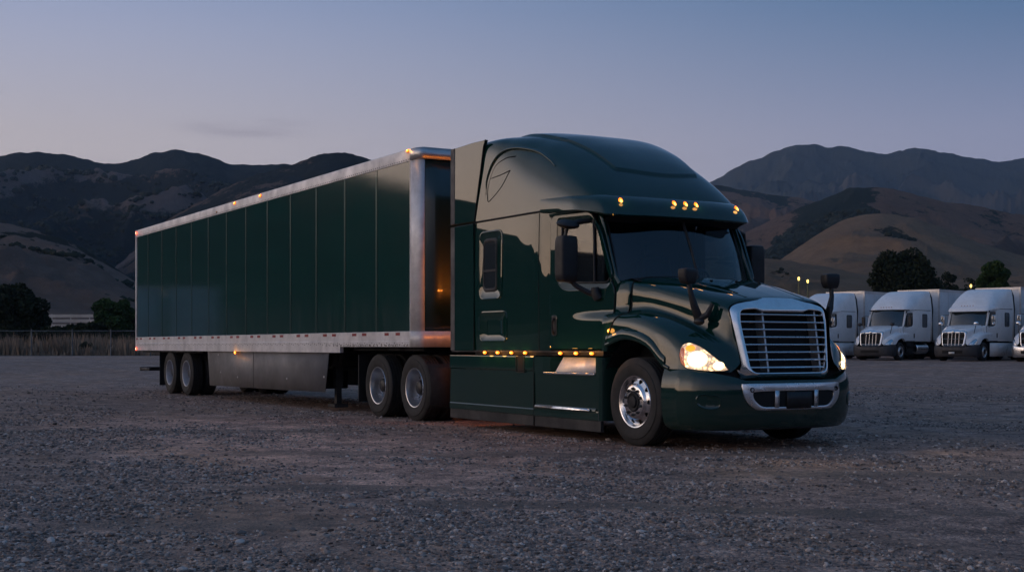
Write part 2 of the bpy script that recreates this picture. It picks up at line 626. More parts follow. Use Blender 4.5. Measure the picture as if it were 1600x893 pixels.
# ------------------------------------------------------------------ ground
def ground_mat():
    M = Mat('gravel_lot')
    geo = M.n('ShaderNodeNewGeometry')
    pos = geo.outputs['Position']

    def noise(scale, detail=5, rough=.6, vec=pos, mp=None):
        if mp:
            q = M.n('ShaderNodeMapping'); q.inputs['Scale'].default_value = mp; M.l(vec, q.inputs[0]); vec = q.outputs[0]
        t = M.n('ShaderNodeTexNoise'); t.inputs['Scale'].default_value = scale; t.inputs['Detail'].default_value = detail; t.inputs['Roughness'].default_value = rough
        M.l(vec, t.inputs['Vector']); return t.outputs[0]

    def vor(scale, feat='F1'):
        t = M.n('ShaderNodeTexVoronoi', feature=feat); t.inputs['Scale'].default_value = scale
        M.l(pos, t.inputs['Vector']); return t
    big = noise(.16, 4, .55)
    mid = noise(.9, 5, .6)
    tr = noise(.35, 5, .6, mp=(.35, 1.6, 1))       # worn wheel lanes along the lot
    v1 = vor(34); v2 = vor(85); v3 = vor(13)
    cell = M.n('ShaderNodeSeparateColor'); M.l(v1.outputs['Color'], cell.inputs[0])
    cell2 = M.n('ShaderNodeSeparateColor'); M.l(v2.outputs['Color'], cell2.inputs[0])
    g1 = M.ramp(cell.outputs[0], [(0.0, (.060, .058, .062)), (.5, (.155, .148, .155)), (.85, (.26, .245, .25)), (1.0, (.42, .40, .39))])
    g2 = M.ramp(cell2.outputs[1], [(0.0, (.065, .062, .066)), (.6, (.17, .165, .172)), (1.0, (.34, .32, .32))])
    g = M.mix(.5, g1, g2)
    fines = M.mix(noise(60, 3), (.125, .098, .078), (.20, .160, .130))
    lane = M.math('MULTIPLY', M.ramp(tr, [(.46, (0, 0, 0)), (.60, (1, 1, 1))]), M.ramp(mid, [(.30, (.25,) * 3), (.60, (1, 1, 1))]))
    g = M.mix(M.math('MULTIPLY', lane, .85), g, fines)
    g = M.mix(M.ramp(big, [(.36, (0, 0, 0)), (.66, (.45,) * 3)]), g, (.085, .078, .082))
    # dry field past the edge of the lot
    rel = M.n('ShaderNodeVectorMath', operation='SUBTRACT'); M.l(pos, rel.inputs[0]); rel.inputs[1].default_value = (CX, CY, 0)
    ln = M.n('ShaderNodeVectorMath', operation='LENGTH'); M.l(rel.outputs[0], ln.inputs[0])
    edge = M.math('ADD', ln.outputs['Value'], M.math('MULTIPLY', noise(.3, 4), 5.0))
    f = M.math('MULTIPLY', M.math('SUBTRACT', edge, 99.5), 1.2, clamp=True)
    dry = M.mix(noise(.5, 6, .7), (.055, .042, .030), (.16, .125, .085))
    g = M.mix(1.0, g, M.mix(M.ramp(noise(1.6, 6, .7), [(.32, (0, 0, 0)), (.68, (1, 1, 1))]), (.85, .76, .74), (2.35, 2.06, 1.96)), 'MULTIPLY')
    g = M.mix(1.0, g, (1.36, 1.13, .92), 'MULTIPLY')
    g = M.mix(1.0, g, M.mix(M.ramp(noise(3.4, 8, .82), [(.38, (0, 0, 0)), (.62, (1, 1, 1))]), (.62, .62, .64), (1.40, 1.38, 1.36)), 'MULTIPLY')
    # paler, warmer patch beside the truck, darker, cooler patch towards the camera
    def spot(cx, cy, rx, ry):
        q = M.n('ShaderNodeVectorMath', operation='SUBTRACT'); M.l(pos, q.inputs[0]); q.inputs[1].default_value = (cx, cy, 0)
        w = M.n('ShaderNodeVectorMath', operation='MULTIPLY'); M.l(q.outputs[0], w.inputs[0]); w.inputs[1].default_value = (1 / rx, 1 / ry, 0)
        l = M.n('ShaderNodeVectorMath', operation='LENGTH'); M.l(w.outputs[0], l.inputs[0])
        d = M.math('ADD', l.outputs['Value'], M.math('MULTIPLY', M.math('SUBTRACT', mid, .5), 1.1))
        return M.ramp(d, [(.25, (1, 1, 1)), (1.0, (0, 0, 0))], 'EASE')
    g = M.mix(M.math('MULTIPLY', spot(-2.2, -4.6, 9.5, 3.0), .85), g, M.mix(1.0, g, (1.95, 1.72, 1.60), 'MULTIPLY'))
    g = M.mix(M.math('MULTIPLY', spot(1.0, -10.5, 7.0, 3.2), .7), g, M.mix(1.0, g, (.66, .68, .74), 'MULTIPLY'))
    # brown fines ground out along the tracks of turning trucks
    def track(cx, cy, ang, ln_, wd):
        q = M.n('ShaderNodeVectorMath', operation='SUBTRACT'); M.l(pos, q.inputs[0]); q.inputs[1].default_value = (cx, cy, 0)
        ro = M.n('ShaderNodeVectorRotate'); ro.rotation_type = 'Z_AXIS'; M.l(q.outputs[0], ro.inputs['Vector']); ro.inputs['Angle'].default_value = -ang
        w = M.n('ShaderNodeVectorMath', operation='MULTIPLY'); M.l(ro.outputs[0], w.inputs[0]); w.inputs[1].default_value = (1 / ln_, 1 / wd, 0)
        l = M.n('ShaderNodeVectorMath', operation='LENGTH'); M.l(w.outputs[0], l.inputs[0])
        d = M.math('ADD', l.outputs['Value'], M.math('MULTIPLY', M.math('SUBTRACT', noise(1.7, 6, .7), .5), 1.9))
        return M.ramp(d, [(.45, (1, 1, 1)), (1.0, (0, 0, 0))], 'EASE')
    ca = math.atan2(RY, RX)
    for (u_, d_, da, ln_, wd, k_) in ((1030, 9.1, -.16, 2.9, .36, .75), (560, 10.3, -.10, 2.2, .30, .6), (300, 8.2, .05, 1.4, .35, .5), (1430, 11.5, .10, 3.0, .5, .5), (760, 13.6, -.05, 4.2, .4, .5), (250, 17.0, .05, 5.0, .6, .5)):
        tx, ty = px(u_, d_)
        g = M.mix(M.math('MULTIPLY', track(tx, ty, ca + da, ln_, wd), k_), g, fines)
    M.l(M.mix(f, g, dry), M.p.inputs['Base Color'])
    M.set(Roughness=.85)
    M.p.inputs['Specular IOR Level'].default_value = .35
    h = M.math('ADD', M.math('MULTIPLY', M.math('SUBTRACT', 1.0, v1.outputs['Distance']), 1.0), M.math('MULTIPLY', M.math('SUBTRACT', 1.0, v2.outputs['Distance']), .5))
    h = M.math('ADD', h, M.math('MULTIPLY', noise(7, 6, .7), 1.3))
    h = M.math('MULTIPLY', h, M.math('SUBTRACT', 1.0, M.math('MULTIPLY', lane, .7)))
    h = M.math('ADD', h, M.math('MULTIPLY', noise(2.2, 7, .75), 1.6))
    M.bump(h, .9, .026)
    return M.m


def build_ground():
    rs = np.concatenate([np.linspace(.0, 3, 4), np.geomspace(3.6, 45, 150), np.geomspace(47, 130, 60), np.geomspace(140, 5100, 24)])
    na = 420
    vb = []
    az0 = math.atan2(DY, DX)
    # denser towards the view, but a full circle
    t = np.linspace(-1, 1, na + 1)[:-1]
    az = az0 + math.pi * np.sign(t) * np.abs(t) ** 1.7
    R, A = np.meshgrid(rs, az, indexing='ij')
    X = CX + R * np.cos(A); Y = CY + R * np.sin(A)
    Z = gz(R)
    amp = np.clip(1 - np.abs(R - 12) / 60, 0, 1)
    Z = Z + (fbm(X * .35, Y * .35, 4, 3) - .5) * .05 * amp
    lane = fbm(X * .12, Y * .55, 3, 9)
    Z = Z - np.clip(lane - .55, 0, .2) * .12 * amp
    # hold the ground level where wheels stand
    m = ((X > -24) & (X < 3) & (np.abs(Y) < 2.2))
    Z = np.where(m, Z * .15, Z)
    v = np.stack([X, Y, Z], -1).reshape(-1, 3)
    nr = len(rs)
    i = np.arange(nr - 1)[:, None] * na; j = np.arange(na)[None, :]; j2 = (j + 1) % na
    f = np.stack([i + j, i + na + j, i + na + j2, i + j2], -1).reshape(-1, 4)
    me = bpy.data.meshes.new('ground')
    me.from_pydata(v.tolist(), [], f.tolist())
    me.materials.append(ground_mat())
    me.polygons.foreach_set('use_smooth', [True] * len(me.polygons))
    o = bpy.data.objects.new('ground', me); COL.objects.link(o); o['kind'] = 'structure'


def gheight(x, y):
    r = math.hypot(x - CX, y - CY)
    return float(gz(r))


def fast_mesh(name, V, F, mat, smooth=False):
    me = bpy.data.meshes.new(name)
    V = np.ascontiguousarray(V, dtype=np.float32); F = np.ascontiguousarray(F, dtype=np.int32)
    k = F.shape[1]
    me.vertices.add(len(V)); me.vertices.foreach_set('co', V.ravel())
    me.loops.add(F.size); me.loops.foreach_set('vertex_index', F.ravel())
    me.polygons.add(len(F)); me.polygons.foreach_set('loop_start', np.arange(len(F), dtype=np.int32) * k)
    me.polygons.foreach_set('use_smooth', np.full(len(F), smooth))
    me.materials.append(mat)
    me.update(calc_edges=True)
    return me


def ico(sub=1):
    bm = bmesh.new(); bmesh.ops.create_icosphere(bm, subdivisions=sub, radius=1)
    v = np.array([p.co[:] for p in bm.verts]); f = np.array([[q.index for q in p.verts] for p in bm.faces])
    bm.free(); return v, f


def build_stones():
    M = Mat('loose_gravel')
    geo = M.n('ShaderNodeNewGeometry')
    r = M.ramp(geo.outputs['Random Per Island'], [(0, (.028, .024, .023)), (.35, (.19, .147, .122)), (.75, (.42, .335, .285)), (.93, (.62, .51, .44)), (1, (.84, .71, .63))])
    n = M.noise(30, 3)
    M.l(M.mix(.5, r, M.mix(n.outputs[0], (.6, .6, .6), (1.3, 1.3, 1.3)), 'MULTIPLY'), M.p.inputs['Base Color'])
    M.l(M.mix(.30, r, M.mix(n.outputs[0], (.11, .090, .082), (.36, .30, .275))), M.p.inputs['Base Color'])
    M.set(Roughness=.8)
    v0, f0 = ico(1)
    N = 170000
    d = 4.6 + (RNG.random(N) ** 1.5) * 36
    s = (RNG.random(N) * 2 - 1) * (.47 * d + .8)
    X = CX + s * RX + d * DX; Y = CY + s * RY + d * DY
    cl = fbm(X * .6, Y * .6, 4, 21)
    lane = fbm(X * .123, Y * .56, 4, 5)
    keep = (RNG.random(N) < np.clip((cl - .28) * 3.0, .1, 1)) & (RNG.random(N) > np.clip((lane - .50) * 6, 0, .88))
    for (u_, d_, da, ln_, wd) in ((1030, 9.1, -.16, 2.9, .36), (560, 10.3, -.10, 2.2, .30), (300, 8.2, .05, 1.4, .35), (1430, 11.5, .10, 3.0, .5), (760, 13.6, -.05, 4.2, .4)):
        tx, ty = px(u_, d_); a_ = math.atan2(RY, RX) + da
        ex, ey = (X - tx) * math.cos(a_) + (Y - ty) * math.sin(a_), -(X - tx) * math.sin(a_) + (Y - ty) * math.cos(a_)
        keep &= ~((np.hypot(ex / ln_, ey / wd) < .85) & (RNG.random(N) < .82))
    keep &= RNG.random(N) > np.clip((d - 17) / 24, 0, .97)
    X, Y, d = X[keep], Y[keep], d[keep]
    N = len(X)
    size = .0065 + .0105 * RNG.random(N) ** 2.0 + (RNG.random(N) < .015) * .013
    size *= np.clip(.78 + d * .028, .85, 1.45)
    P = v0[None] * size[:, None, None] * (1 + .35 * (RNG.random((N, len(v0), 1)) - .5))
    P = P * np.stack([.8 + .6 * RNG.random(N), .8 + .5 * RNG.random(N), .5 + .35 * RNG.random(N)], -1)[:, None, :]
    a = RNG.random(N) * 6.283; c, s_ = np.cos(a)[:, None], np.sin(a)[:, None]
    x = P[..., 0] * c - P[..., 1] * s_; y = P[..., 0] * s_ + P[..., 1] * c
    tilt = (RNG.random(N)[:, None] - .5) * .8
    z = P[..., 2] + x * tilt
    amp = 1 - abs(np.hypot(X - CX, Y - CY) - 12) / 60
    gzv = (fbm(X * .35, Y * .35, 4, 3) - .5) * .05 * amp - np.clip(fbm(X * .12, Y * .55, 3, 9) - .55, 0, .2) * .12 * amp
    gzv = np.where((X > -24) & (X < 3) & (np.abs(Y) < 2.2), gzv * .15, gzv)
    V = np.stack([x + X[:, None], y + Y[:, None], z + (gzv + size * .22)[:, None]], -1).reshape(-1, 3)
    F = (f0[None] + (np.arange(N) * len(v0))[:, None, None]).reshape(-1, 3)
    o = bpy.data.objects.new('loose_gravel', fast_mesh('loose_gravel', V, F, M.m)); COL.objects.link(o)
    o['kind'] = 'stuff'; o['label'] = 'loose grey gravel stones scattered over the lot'; o['category'] = 'gravel'


build_ground()
build_stones()

# ------------------------------------------------------------------ hills


def hill_mat(name, grass, grass2, scrub, rock, rock_amt=.5):
    M = Mat(name)
    at = M.n('ShaderNodeAttribute', attribute_name='scrub')
    rk = M.n('ShaderNodeAttribute', attribute_name='rock')
    geo = M.n('ShaderNodeNewGeometry')

    def noise(scale, d=6, r=.65, mp=None):
        vec = geo.outputs['Position']
        if mp:
            q = M.n('ShaderNodeMapping'); q.inputs['Scale'].default_value = mp; M.l(vec, q.inputs[0]); vec = q.outputs[0]
        t = M.n('ShaderNodeTexNoise'); t.inputs['Scale'].default_value = scale; t.inputs['Detail'].default_value = d; t.inputs['Roughness'].default_value = r
        M.l(vec, t.inputs['Vector']); return t.outputs[0]
    g = M.mix(M.ramp(noise(.012), [(.35, (0, 0, 0)), (.65, (1, 1, 1))]), grass, grass2)
    g = M.mix(M.math('MULTIPLY', M.ramp(noise(.09, 5, .7, (1, 1, 2.5)), [(.45, (0, 0, 0)), (.7, (1, 1, 1))]), .45), g, tuple(c * .5 for c in grass))
    s = M.mix(noise(.15, 4), scrub, tuple(c * 1.9 for c in scrub))
    f = M.math('ADD', at.outputs['Fac'], M.math('MULTIPLY', M.math('SUBTRACT', noise(.035, 9, .80), .5), 3.0))
    f = M.ramp(f, [(.42, (0, 0, 0)), (.56, (1, 1, 1))])
    c = M.mix(f, g, s)
    rf = M.math('ADD', rk.outputs['Fac'], M.math('MULTIPLY', M.math('SUBTRACT', noise(.06, 7, .8), .5), 1.5))
    rf = M.math('MULTIPLY', M.ramp(rf, [(.60, (0, 0, 0)), (.75, (1, 1, 1))]), rock_amt)
    c = M.mix(rf, c, M.mix(noise(.2), rock, tuple(v * .55 for v in rock)))
    M.l(c, M.p.inputs['Base Color'])
    M.set(Roughness=.95); M.p.inputs['Specular IOR Level'].default_value = .1
    M.bump(noise(.12, 10, .85), 1.0, 6.0)
    return M.m


HILL = {}


def hill(name, sky, dist, front, back, mat, seed=0, base_z=1.5, shape=1.15, amp=.35, wl=.22, scrub_bias=0.0, nc=420, nr=120, crest_rough=.004, bands=None, rock_bias=0.0):
    """A range whose crest stands at `dist` metres: traced skyline for the crest height, eroded spurs and gullies down both sides."""
    us = [p[0] for p in sky]; vs_ = [p[1] for p in sky]
    prof = pchip(us, vs_)
    U = np.linspace(us[0], us[-1], nc)
    S = np.concatenate([np.linspace(0, 1, int(nr * .78)), 1 + np.linspace(0, 1, int(nr * .22) + 1)[1:]])
    Sg, Ug = np.meshgrid(S, U, indexing='ij')
    Dp = np.where(Sg <= 1, dist - front * (1 - Sg), dist + back * (Sg - 1))
    right = (Ug - 800) / FPX * Dp
    X = CX + right * RX + Dp * DX; Y = CY + right * RY + Dp * DY
    w = dist * wl
    wx = fbm(X / w * .8, Y / w * .8, 3, seed + 40) - .5
    wy = fbm(X / w * .8 + 31, Y / w * .8, 3, seed + 50) - .5
    Uw = Ug + wx * 130 * (1 - np.clip(Sg, 0, 1))
    crest = CH + (540 - prof(Uw)) / FPX * dist
    t = np.clip(Sg, 0, 1)
    up = t ** shape * (1 - .12 * np.sin(t * math.pi))
    dn = 1 - .9 * np.clip(Sg - 1, 0, 1) ** 1.2
    H = base_z - 6 * (t < .02) + (crest - base_z) * np.where(Sg <= 1, up, dn)
    rid = fbm(X / w + wx * 1.2, Y / w + wy * 1.2, 6, seed, True)
    env = np.where(Sg <= 1, np.sin(np.clip(t, 0, 1) * math.pi) ** .8 * (1 - t * .35), np.clip(Sg - 1, 0, 1) * .5)
    H = H + (rid - .62) * amp * (crest - base_z) * env * 1.6
    H = H + (fbm(X / (dist * .012), Y / (dist * .012), 4, seed + 7) - .5) * dist * crest_rough * 2 * np.clip(t * 3, 0, 1)
    low = np.clip((.64 - rid) * 4 + .35 + scrub_bias, 0, 1)
    patch = fbm(X / (w * .6) + 5, Y / (w * .6), 5, seed + 90)
    scr = np.clip(low * .8 + (patch - .5) * 2.2 + scrub_bias * .5, 0, 1)
    if bands is not None: scr = np.clip(bands(Ug, Sg, scr, patch), 0, 1)
    rock = np.clip((rid - .66) * 5 + (patch - .45) * 1.5 + rock_bias, 0, 1) * np.clip(1.4 - np.abs(t - .55) * 2.2, 0, 1)
    V = np.stack([X, Y, H], -1)
    nR, nC = V.shape[:2]
    i = np.arange(nR - 1)[:, None] * nC; j = np.arange(nC - 1)[None, :]
    F = np.stack([i + j, i + j + 1, i + nC + j + 1, i + nC + j], -1).reshape(-1, 4)
    me = fast_mesh(name, V.reshape(-1, 3), F, mat, True)
    for an, arr in (('scrub', scr), ('rock', rock)):
        a = me.attributes.new(an, 'FLOAT', 'POINT'); a.data.foreach_set('value', arr.ravel().astype(np.float32))
    o = bpy.data.objects.new(name, me); COL.objects.link(o); o['kind'] = 'structure'
    HILL[name] = (V, scr, dist)
    return o


GR1, GR2, SC, RK = (.20, .145, .10), (.15, .105, .075), (.026, .030, .022), (.34, .27, .225)
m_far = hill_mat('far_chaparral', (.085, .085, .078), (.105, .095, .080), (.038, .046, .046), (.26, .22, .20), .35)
m_dark = hill_mat('dark_chaparral', (.215, .145, .110), (.16, .115, .092), (.020, .026, .024), (.36, .275, .245), .8)
m_brown = hill_mat('brown_grass_hill', (.31, .190, .130), (.23, .145, .105), (.026, .032, .022), (.26, .20, .16), .25)
m_pale = hill_mat('pale_grass_hill', (.48, .310, .190), (.37, .245, .160), (.034, .036, .024), (.30, .23, .17), .2)
m_leftb = hill_mat('left_brown_slope', (.39, .262, .20), (.30, .205, .165), (.020, .024, .015), (.24, .19, .16), .15)

hill('distant_mountains', [(860, 330), (960, 318), (1040, 303), (1100, 286), (1122, 277), (1150, 262), (1180, 249), (1205, 240), (1228, 232), (1250, 227), (1272, 224), (1290, 229), (1320, 228), (1355, 236), (1384, 241), (1410, 234), (1435, 230), (1470, 237), (1520, 248), (1560, 252), (1600, 248), (1680, 236), (1760, 250), (1900, 270)],
     3600, 1900, 900, m_far, seed=3, amp=.46, wl=.09, scrub_bias=1.15, nc=900, nr=150, crest_rough=.0022, base_z=20)
hill('left_mountains', [(-420, 300), (-300, 268), (-180, 250), (-80, 252), (0, 242), (45, 237), (90, 240), (130, 248), (178, 256), (210, 249), (245, 238), (285, 234), (320, 241), (368, 257), (400, 257), (440, 256), (500, 262), (600, 275), (700, 290), (820, 330)],
     1500, 900, 400, m_dark, seed=12, amp=.62, wl=.20, scrub_bias=.78, nc=760, nr=190, crest_rough=.0018, rock_bias=.22, base_z=4)
hill('middle_ridge', [(120, 440), (190, 400), (240, 360), (290, 328), (340, 300), (390, 275), (430, 263), (470, 254), (500, 243), (530, 239), (560, 243), (600, 256), (660, 268), (760, 290), (860, 320)],
     1050, 560, 300, m_dark, seed=27, amp=.5, wl=.18, scrub_bias=.50, nc=520, nr=150, crest_rough=.0022, base_z=4)
hill('brown_ridge', [(900, 330), (980, 300), (1040, 290), (1115, 289), (1150, 295), (1200, 303), (1260, 311), (1330, 335), (1420, 375), (1520, 420)],
     1700, 700, 300, m_brown, seed=31, amp=.5, wl=.08, scrub_bias=-.05, nc=320, nr=100, crest_rough=.001)


def oakband(U, S, scr, patch):
    # oak woodland down the left flank of the middle hill
    t = np.clip(S, 0, 1)
    line = 1345 - (1 - t) * 150
    b = np.exp(-((U - line + 35) / 62) ** 2) * 1.25
    return np.clip(scr * .45 + b * (.55 + (patch - .4) * 2.6), 0, 1)


hill('middle_hill', [(1010, 420), (1080, 400), (1140, 375), (1190, 350), (1235, 330), (1275, 315), (1310, 301), (1335, 293), (1380, 294), (1420, 302), (1470, 313), (1520, 322), (1570, 331), (1640, 338), (1760, 345), (1880, 380)],
     1150, 520, 260, m_brown, seed=44, amp=.42, wl=.10, scrub_bias=.02, nc=520, nr=150, crest_rough=.0014, bands=oakband)
hill('round_hill', [(1080, 455), (1150, 440), (1190, 425), (1225, 402), (1260, 377), (1300, 352), (1340, 338), (1375, 334), (1415, 338), (1460, 351), (1500, 367), (1550, 385), (1610, 402), (1700, 418), (1800, 440)],
     720, 300, 160, m_pale, seed=52, amp=.26, wl=.12, scrub_bias=-.75, nc=420, nr=120, crest_rough=.0010, shape=.8)
hill('low_slope', [(760, 440), (900, 425), (1040, 410), (1120, 400), (1180, 402), (1240, 409), (1300, 418), (1350, 428), (1420, 440), (1520, 436), (1620, 430), (1720, 425), (1900, 440)],
     430, 200, 120, m_pale, seed=61, amp=.30, wl=.10, scrub_bias=-.30, nc=460, nr=110, crest_rough=.0014, shape=.9, base_z=2)
hill('left_slope', [(-600, 330), (-420, 318), (-250, 320), (-100, 334), (0, 349), (50, 358), (100, 374), (150, 400), (200, 432), (250, 462), (330, 490), (430, 500), (560, 510)],
     520, 300, 160, m_leftb, seed=74, amp=.30, wl=.10, scrub_bias=-.24, nc=460, nr=130, crest_rough=.0012, shape=.85, base_z=2)


def back_hills():
    """The ridge round the other side of the valley, behind the photographer (the truck's paint mirrors it)."""
    az0 = math.atan2(DY, DX)
    A = az0 + np.linspace(math.radians(27), math.radians(333), 420)
    S = np.linspace(0, 1, 50)
    Sg, Ag = np.meshgrid(S, A, indexing='ij')
    R = 260 + Sg * 900
    X = CX + R * np.cos(Ag); Y = CY + R * np.sin(Ag)
    deg = np.degrees(A)
    el = np.interp(deg, [172, 180, 194, 201, 206, 211, 217, 224, 232, 245, 270, 330, 480], [6.0, 7.9, 8.3, 7.6, 6.5, 5.6, 5.0, 4.3, 3.6, 3.0, 4.0, 5.0, 5.5])
    el = el + (fbm(np.cos(A) * 9 + 4, np.sin(A) * 9, 5, 77) - .5) * 1.5
    crest = 900 * np.tan(np.radians(el))
    H = 1 + (crest[None] - 1) * np.sin(np.clip(Sg / .8, 0, 1.2) * math.pi / 2) ** 1.3 + (fbm(X / 120, Y / 120, 5, 5, True) - .6) * 22 * Sg
    V = np.stack([X, Y, H], -1); nR, nC = V.shape[:2]
    i = np.arange(nR - 1)[:, None] * nC; j = np.arange(nC - 1)[None, :]
    F = np.stack([i + j, i + j + 1, i + nC + j + 1, i + nC + j], -1).reshape(-1, 4)
    me = fast_mesh('valley_ridge', V.reshape(-1, 3), F, simple('wooded_ridge', (.022, .026, .018), .95, grime=.4, gscale=.05), True)
    a = me.attributes.new('scrub', 'FLOAT', 'POINT'); a.data.foreach_set('value', np.full(len(me.vertices), .75, dtype=np.float32))
    o = bpy.data.objects.new('valley_ridge', me); COL.objects.link(o); o['kind'] = 'structure'


back_hills()


# ------------------------------------------------------------------ vegetation
def leaf_mat(name, dark, light):
    M = Mat(name)
    geo = M.n('ShaderNodeNewGeometry')
    t = M.n('ShaderNodeTexNoise'); t.inputs['Scale'].default_value = .9; M.l(geo.outputs['Position'], t.inputs['Vector'])
    f = M.math('ADD', M.math('MULTIPLY', geo.outputs['Random Per Island'], .5), M.math('MULTIPLY', t.outputs[0], .6), clamp=True)
    M.l(M.mix(f, dark, light), M.p.inputs['Base Color'])
    M.set(Roughness=.8); M.p.inputs['Specular IOR Level'].default_value = .15
    return M.m


L_DARK = leaf_mat('dark_foliage', (.014, .020, .010), (.040, .048, .022))
L_GREEN = leaf_mat('green_foliage', (.022, .045, .014), (.065, .105, .030))
L_OAK = leaf_mat('oak_foliage', (.014, .019, .012), (.040, .045, .026))
L_DRY = leaf_mat('dry_grass', (.12, .083, .058), (.42, .295, .20))
M_BARK = simple('bark', (.05, .038, .03), .9, grime=.4)


def leaves(centres, radii, n, size, rng, squash=.8):
    """small two-triangle leaves thrown over clump surfaces"""
    C = np.asarray(centres); R = np.asarray(radii)
    idx = rng.choice(len(C), n, p=R ** 2 / (R ** 2).sum())
    d = rng.normal(size=(n, 3)); d /= np.linalg.norm(d, axis=1)[:, None]
    rr = R[idx] * (0.55 + .5 * rng.random(n) ** .6)
    P = C[idx] + d * rr[:, None] * np.array([1, 1, squash])
    a = rng.normal(size=(n, 3)); a /= np.linalg.norm(a, axis=1)[:, None]
    b = np.cross(a, rng.normal(size=(n, 3))); b /= np.linalg.norm(b, axis=1)[:, None]
    s = size * (.6 + .8 * rng.random(n))[:, None]
    q = np.stack([P + a * s, P + b * s * .6, P - a * s, P - b * s * .6], 1).reshape(-1, 3)
    F = np.arange(4 * n).reshape(-1, 4)
    return q, F


def tree(name, x, y, h, r, label, mat, n=7000, leaf=.22, group=None, seed=1, squash=.8, low=.25, cat='tree', clumps=46):
    rng = np.random.default_rng(seed)
    z0 = gheight(x, y) - .05
    t = empty(name, (x, y, z0), label, cat, group)
    C = []; R = []
    for _ in range(clumps):
        d = rng.normal(size=3); d /= np.linalg.norm(d)
        k = rng.random() ** .45
        C.append((d[0] * r * .78 * k, d[1] * r * .78 * k, h * (low + (1 - low) * .5) + d[2] * h * (1 - low) * .42 * k))
        R.append(r * (.20 + .17 * rng.random()))
    C = np.array(C); R = np.array(R)
    top = (C[:, 2] + R * squash * .85).max(); C[:, 2] = C[:, 2] * (h / top)
    ext_ = (np.hypot(C[:, 0], C[:, 1]) + R * .85).max(); C[:, :2] *= r / ext_
    q, F = leaves(C, R, n, leaf, rng, squash)
    q[:, 2] = np.maximum(q[:, 2], .05)
    me = fast_mesh('crown', q, F, mat)
    o = bpy.data.objects.new('crown', me); COL.objects.link(o); o.parent = t
    mb = MB()
    mb.tube([(0, 0, -.1), (.03 * r, 0, h * .2), (0, .04 * r, h * .5)], [h * .035, h * .028, h * .015], 8)
    for k in range(7):
        c = C[int(rng.integers(len(C)))]
        mb.tube([(0, 0, h * (.15 + .04 * k)), (c[0] * .5, c[1] * .5, h * .2 + c[2] * .35), c], [h * .016, h * .011, h * .004], 6)
    tr = mb.out('trunk', M_BARK, None); tr.parent = t
    return t


def hill_bushes():
    """oaks and brush on the hillsides, past counting"""
    rng = np.random.default_rng(5)
    v0, f0 = ico(1)
    VV = []; FF = []; b = 0
    for nm, N, s0, s1, th in (('middle_hill', 5200, 2.5, 6.5, .55), ('left_mountains', 9000, 2.0, 5.0, .45), ('middle_ridge', 6000, 2.2, 5.5, .58), ('round_hill', 160, 1.3, 3.0, .35), ('low_slope', 700, .7, 2.2, .28), ('left_slope', 500, .8, 2.4, .30), ('brown_ridge', 900, 3, 6, .5)):
        V, scr, dist = HILL[nm]
        nR, nC = scr.shape
        k = 0
        cand_i = rng.integers(int(nR * .04), int(nR * .66), N * 12); cand_j = rng.integers(2, nC - 2, N * 12)
        sv = scr[cand_i, cand_j]
        ok = sv > th + rng.random(N * 12) * .35
        ci, cj = cand_i[ok][:N], cand_j[ok][:N]
        n = len(ci)
        a, c = rng.random(n)[:, None], rng.random(n)[:, None]
        P = (V[ci, cj] * (1 - a) + V[np.minimum(ci + 1, nR - 1), cj] * a); P2 = (V[ci, cj] * (1 - c) + V[ci, np.minimum(cj + 1, nC - 1)] * c)
        P = P + P2 - V[ci, cj]
        s = s0 + (s1 - s0) * rng.random(n) ** 2
        # each bush: three lumps
        for _ in range(3):
            jit = rng.normal(size=(n, 3)) * s[:, None] * np.array([.45, .45, .12])
            Q = v0[None] * (1 + .55 * (rng.random((n, len(v0), 1)) - .5)) * (s * (.5 + .3 * rng.random(n)))[:, None, None] * np.array([1, 1, .8])
            Q = Q + (P + jit)[:, None, :] + np.array([0, 0, .25]) * s[:, None, None]
            VV.append(Q.reshape(-1, 3)); FF.append((f0[None] + (b + np.arange(n) * len(v0))[:, None, None]).reshape(-1, 3)); b += n * len(v0)
    me = fast_mesh('hillside_brush', np.concatenate(VV), np.concatenate(FF), L_OAK)
    o = bpy.data.objects.new('hillside_brush', me); COL.objects.link(o)
    o['kind'] = 'stuff'; o['label'] = 'dark oaks and brush covering the hillside gullies'; o['category'] = 'brush'


hill_bushes()


def at_px(u, depth): return px(u, depth)


x, y = px(1413, 150); tree('oak_tree', x, y, 11.6, 4.2, 'large round dark tree behind the white trucks', L_DARK, 42000, .20, seed=3, squash=.9, low=.05, clumps=110)
x, y = px(1484, 158); tree('oak_tree', x, y, 9.2, 1.5, 'small dark tree just right of the large round tree', L_DARK, 3500, .15, seed=4, low=.05)
x, y = px(1462, 170); tree('oak_tree', x, y, 9.0, 1.6, 'narrow dark tree in the shade of the large round tree', L_DARK, 2500, .15, seed=14, low=.05)
x, y = px(1554, 135); tree('broadleaf_tree', x, y, 9.2, 2.1, 'bright green bushy tree behind the rightmost white trucks', L_GREEN, 14000, .17, seed=5, low=.1)
x, y = px(1515, 145); tree('shrub', x, y, 7.9, 1.1, 'low green shrub at the foot of the bright green tree', L_DARK, 1500, .14, seed=15, low=.1, cat='shrub')
x, y = px(22, 118); tree('oak_tree', x, y, 6.2, 3.0, 'tall dark tree at the left edge of the photo', L_DARK, 22000, .17, seed=6, low=.05, clumps=60)
x, y = px(-45, 122); tree('oak_tree', x, y, 6.6, 3.2, 'dark tree cut off by the left edge of the photo', L_DARK, 16000, .17, seed=7, low=.05)
x, y = px(52, 125); tree('oak_tree', x, y, 4.2, 1.9, 'lower dark tree leaning out beside the tall left tree', L_DARK, 12000, .16, seed=8, low=.02)
x, y = px(173, 120); tree('broadleaf_tree', x, y, 4.9, 2.3, 'green bushy tree just left of the green trailer', L_GREEN, 22000, .15, seed=9, low=.02, clumps=60)
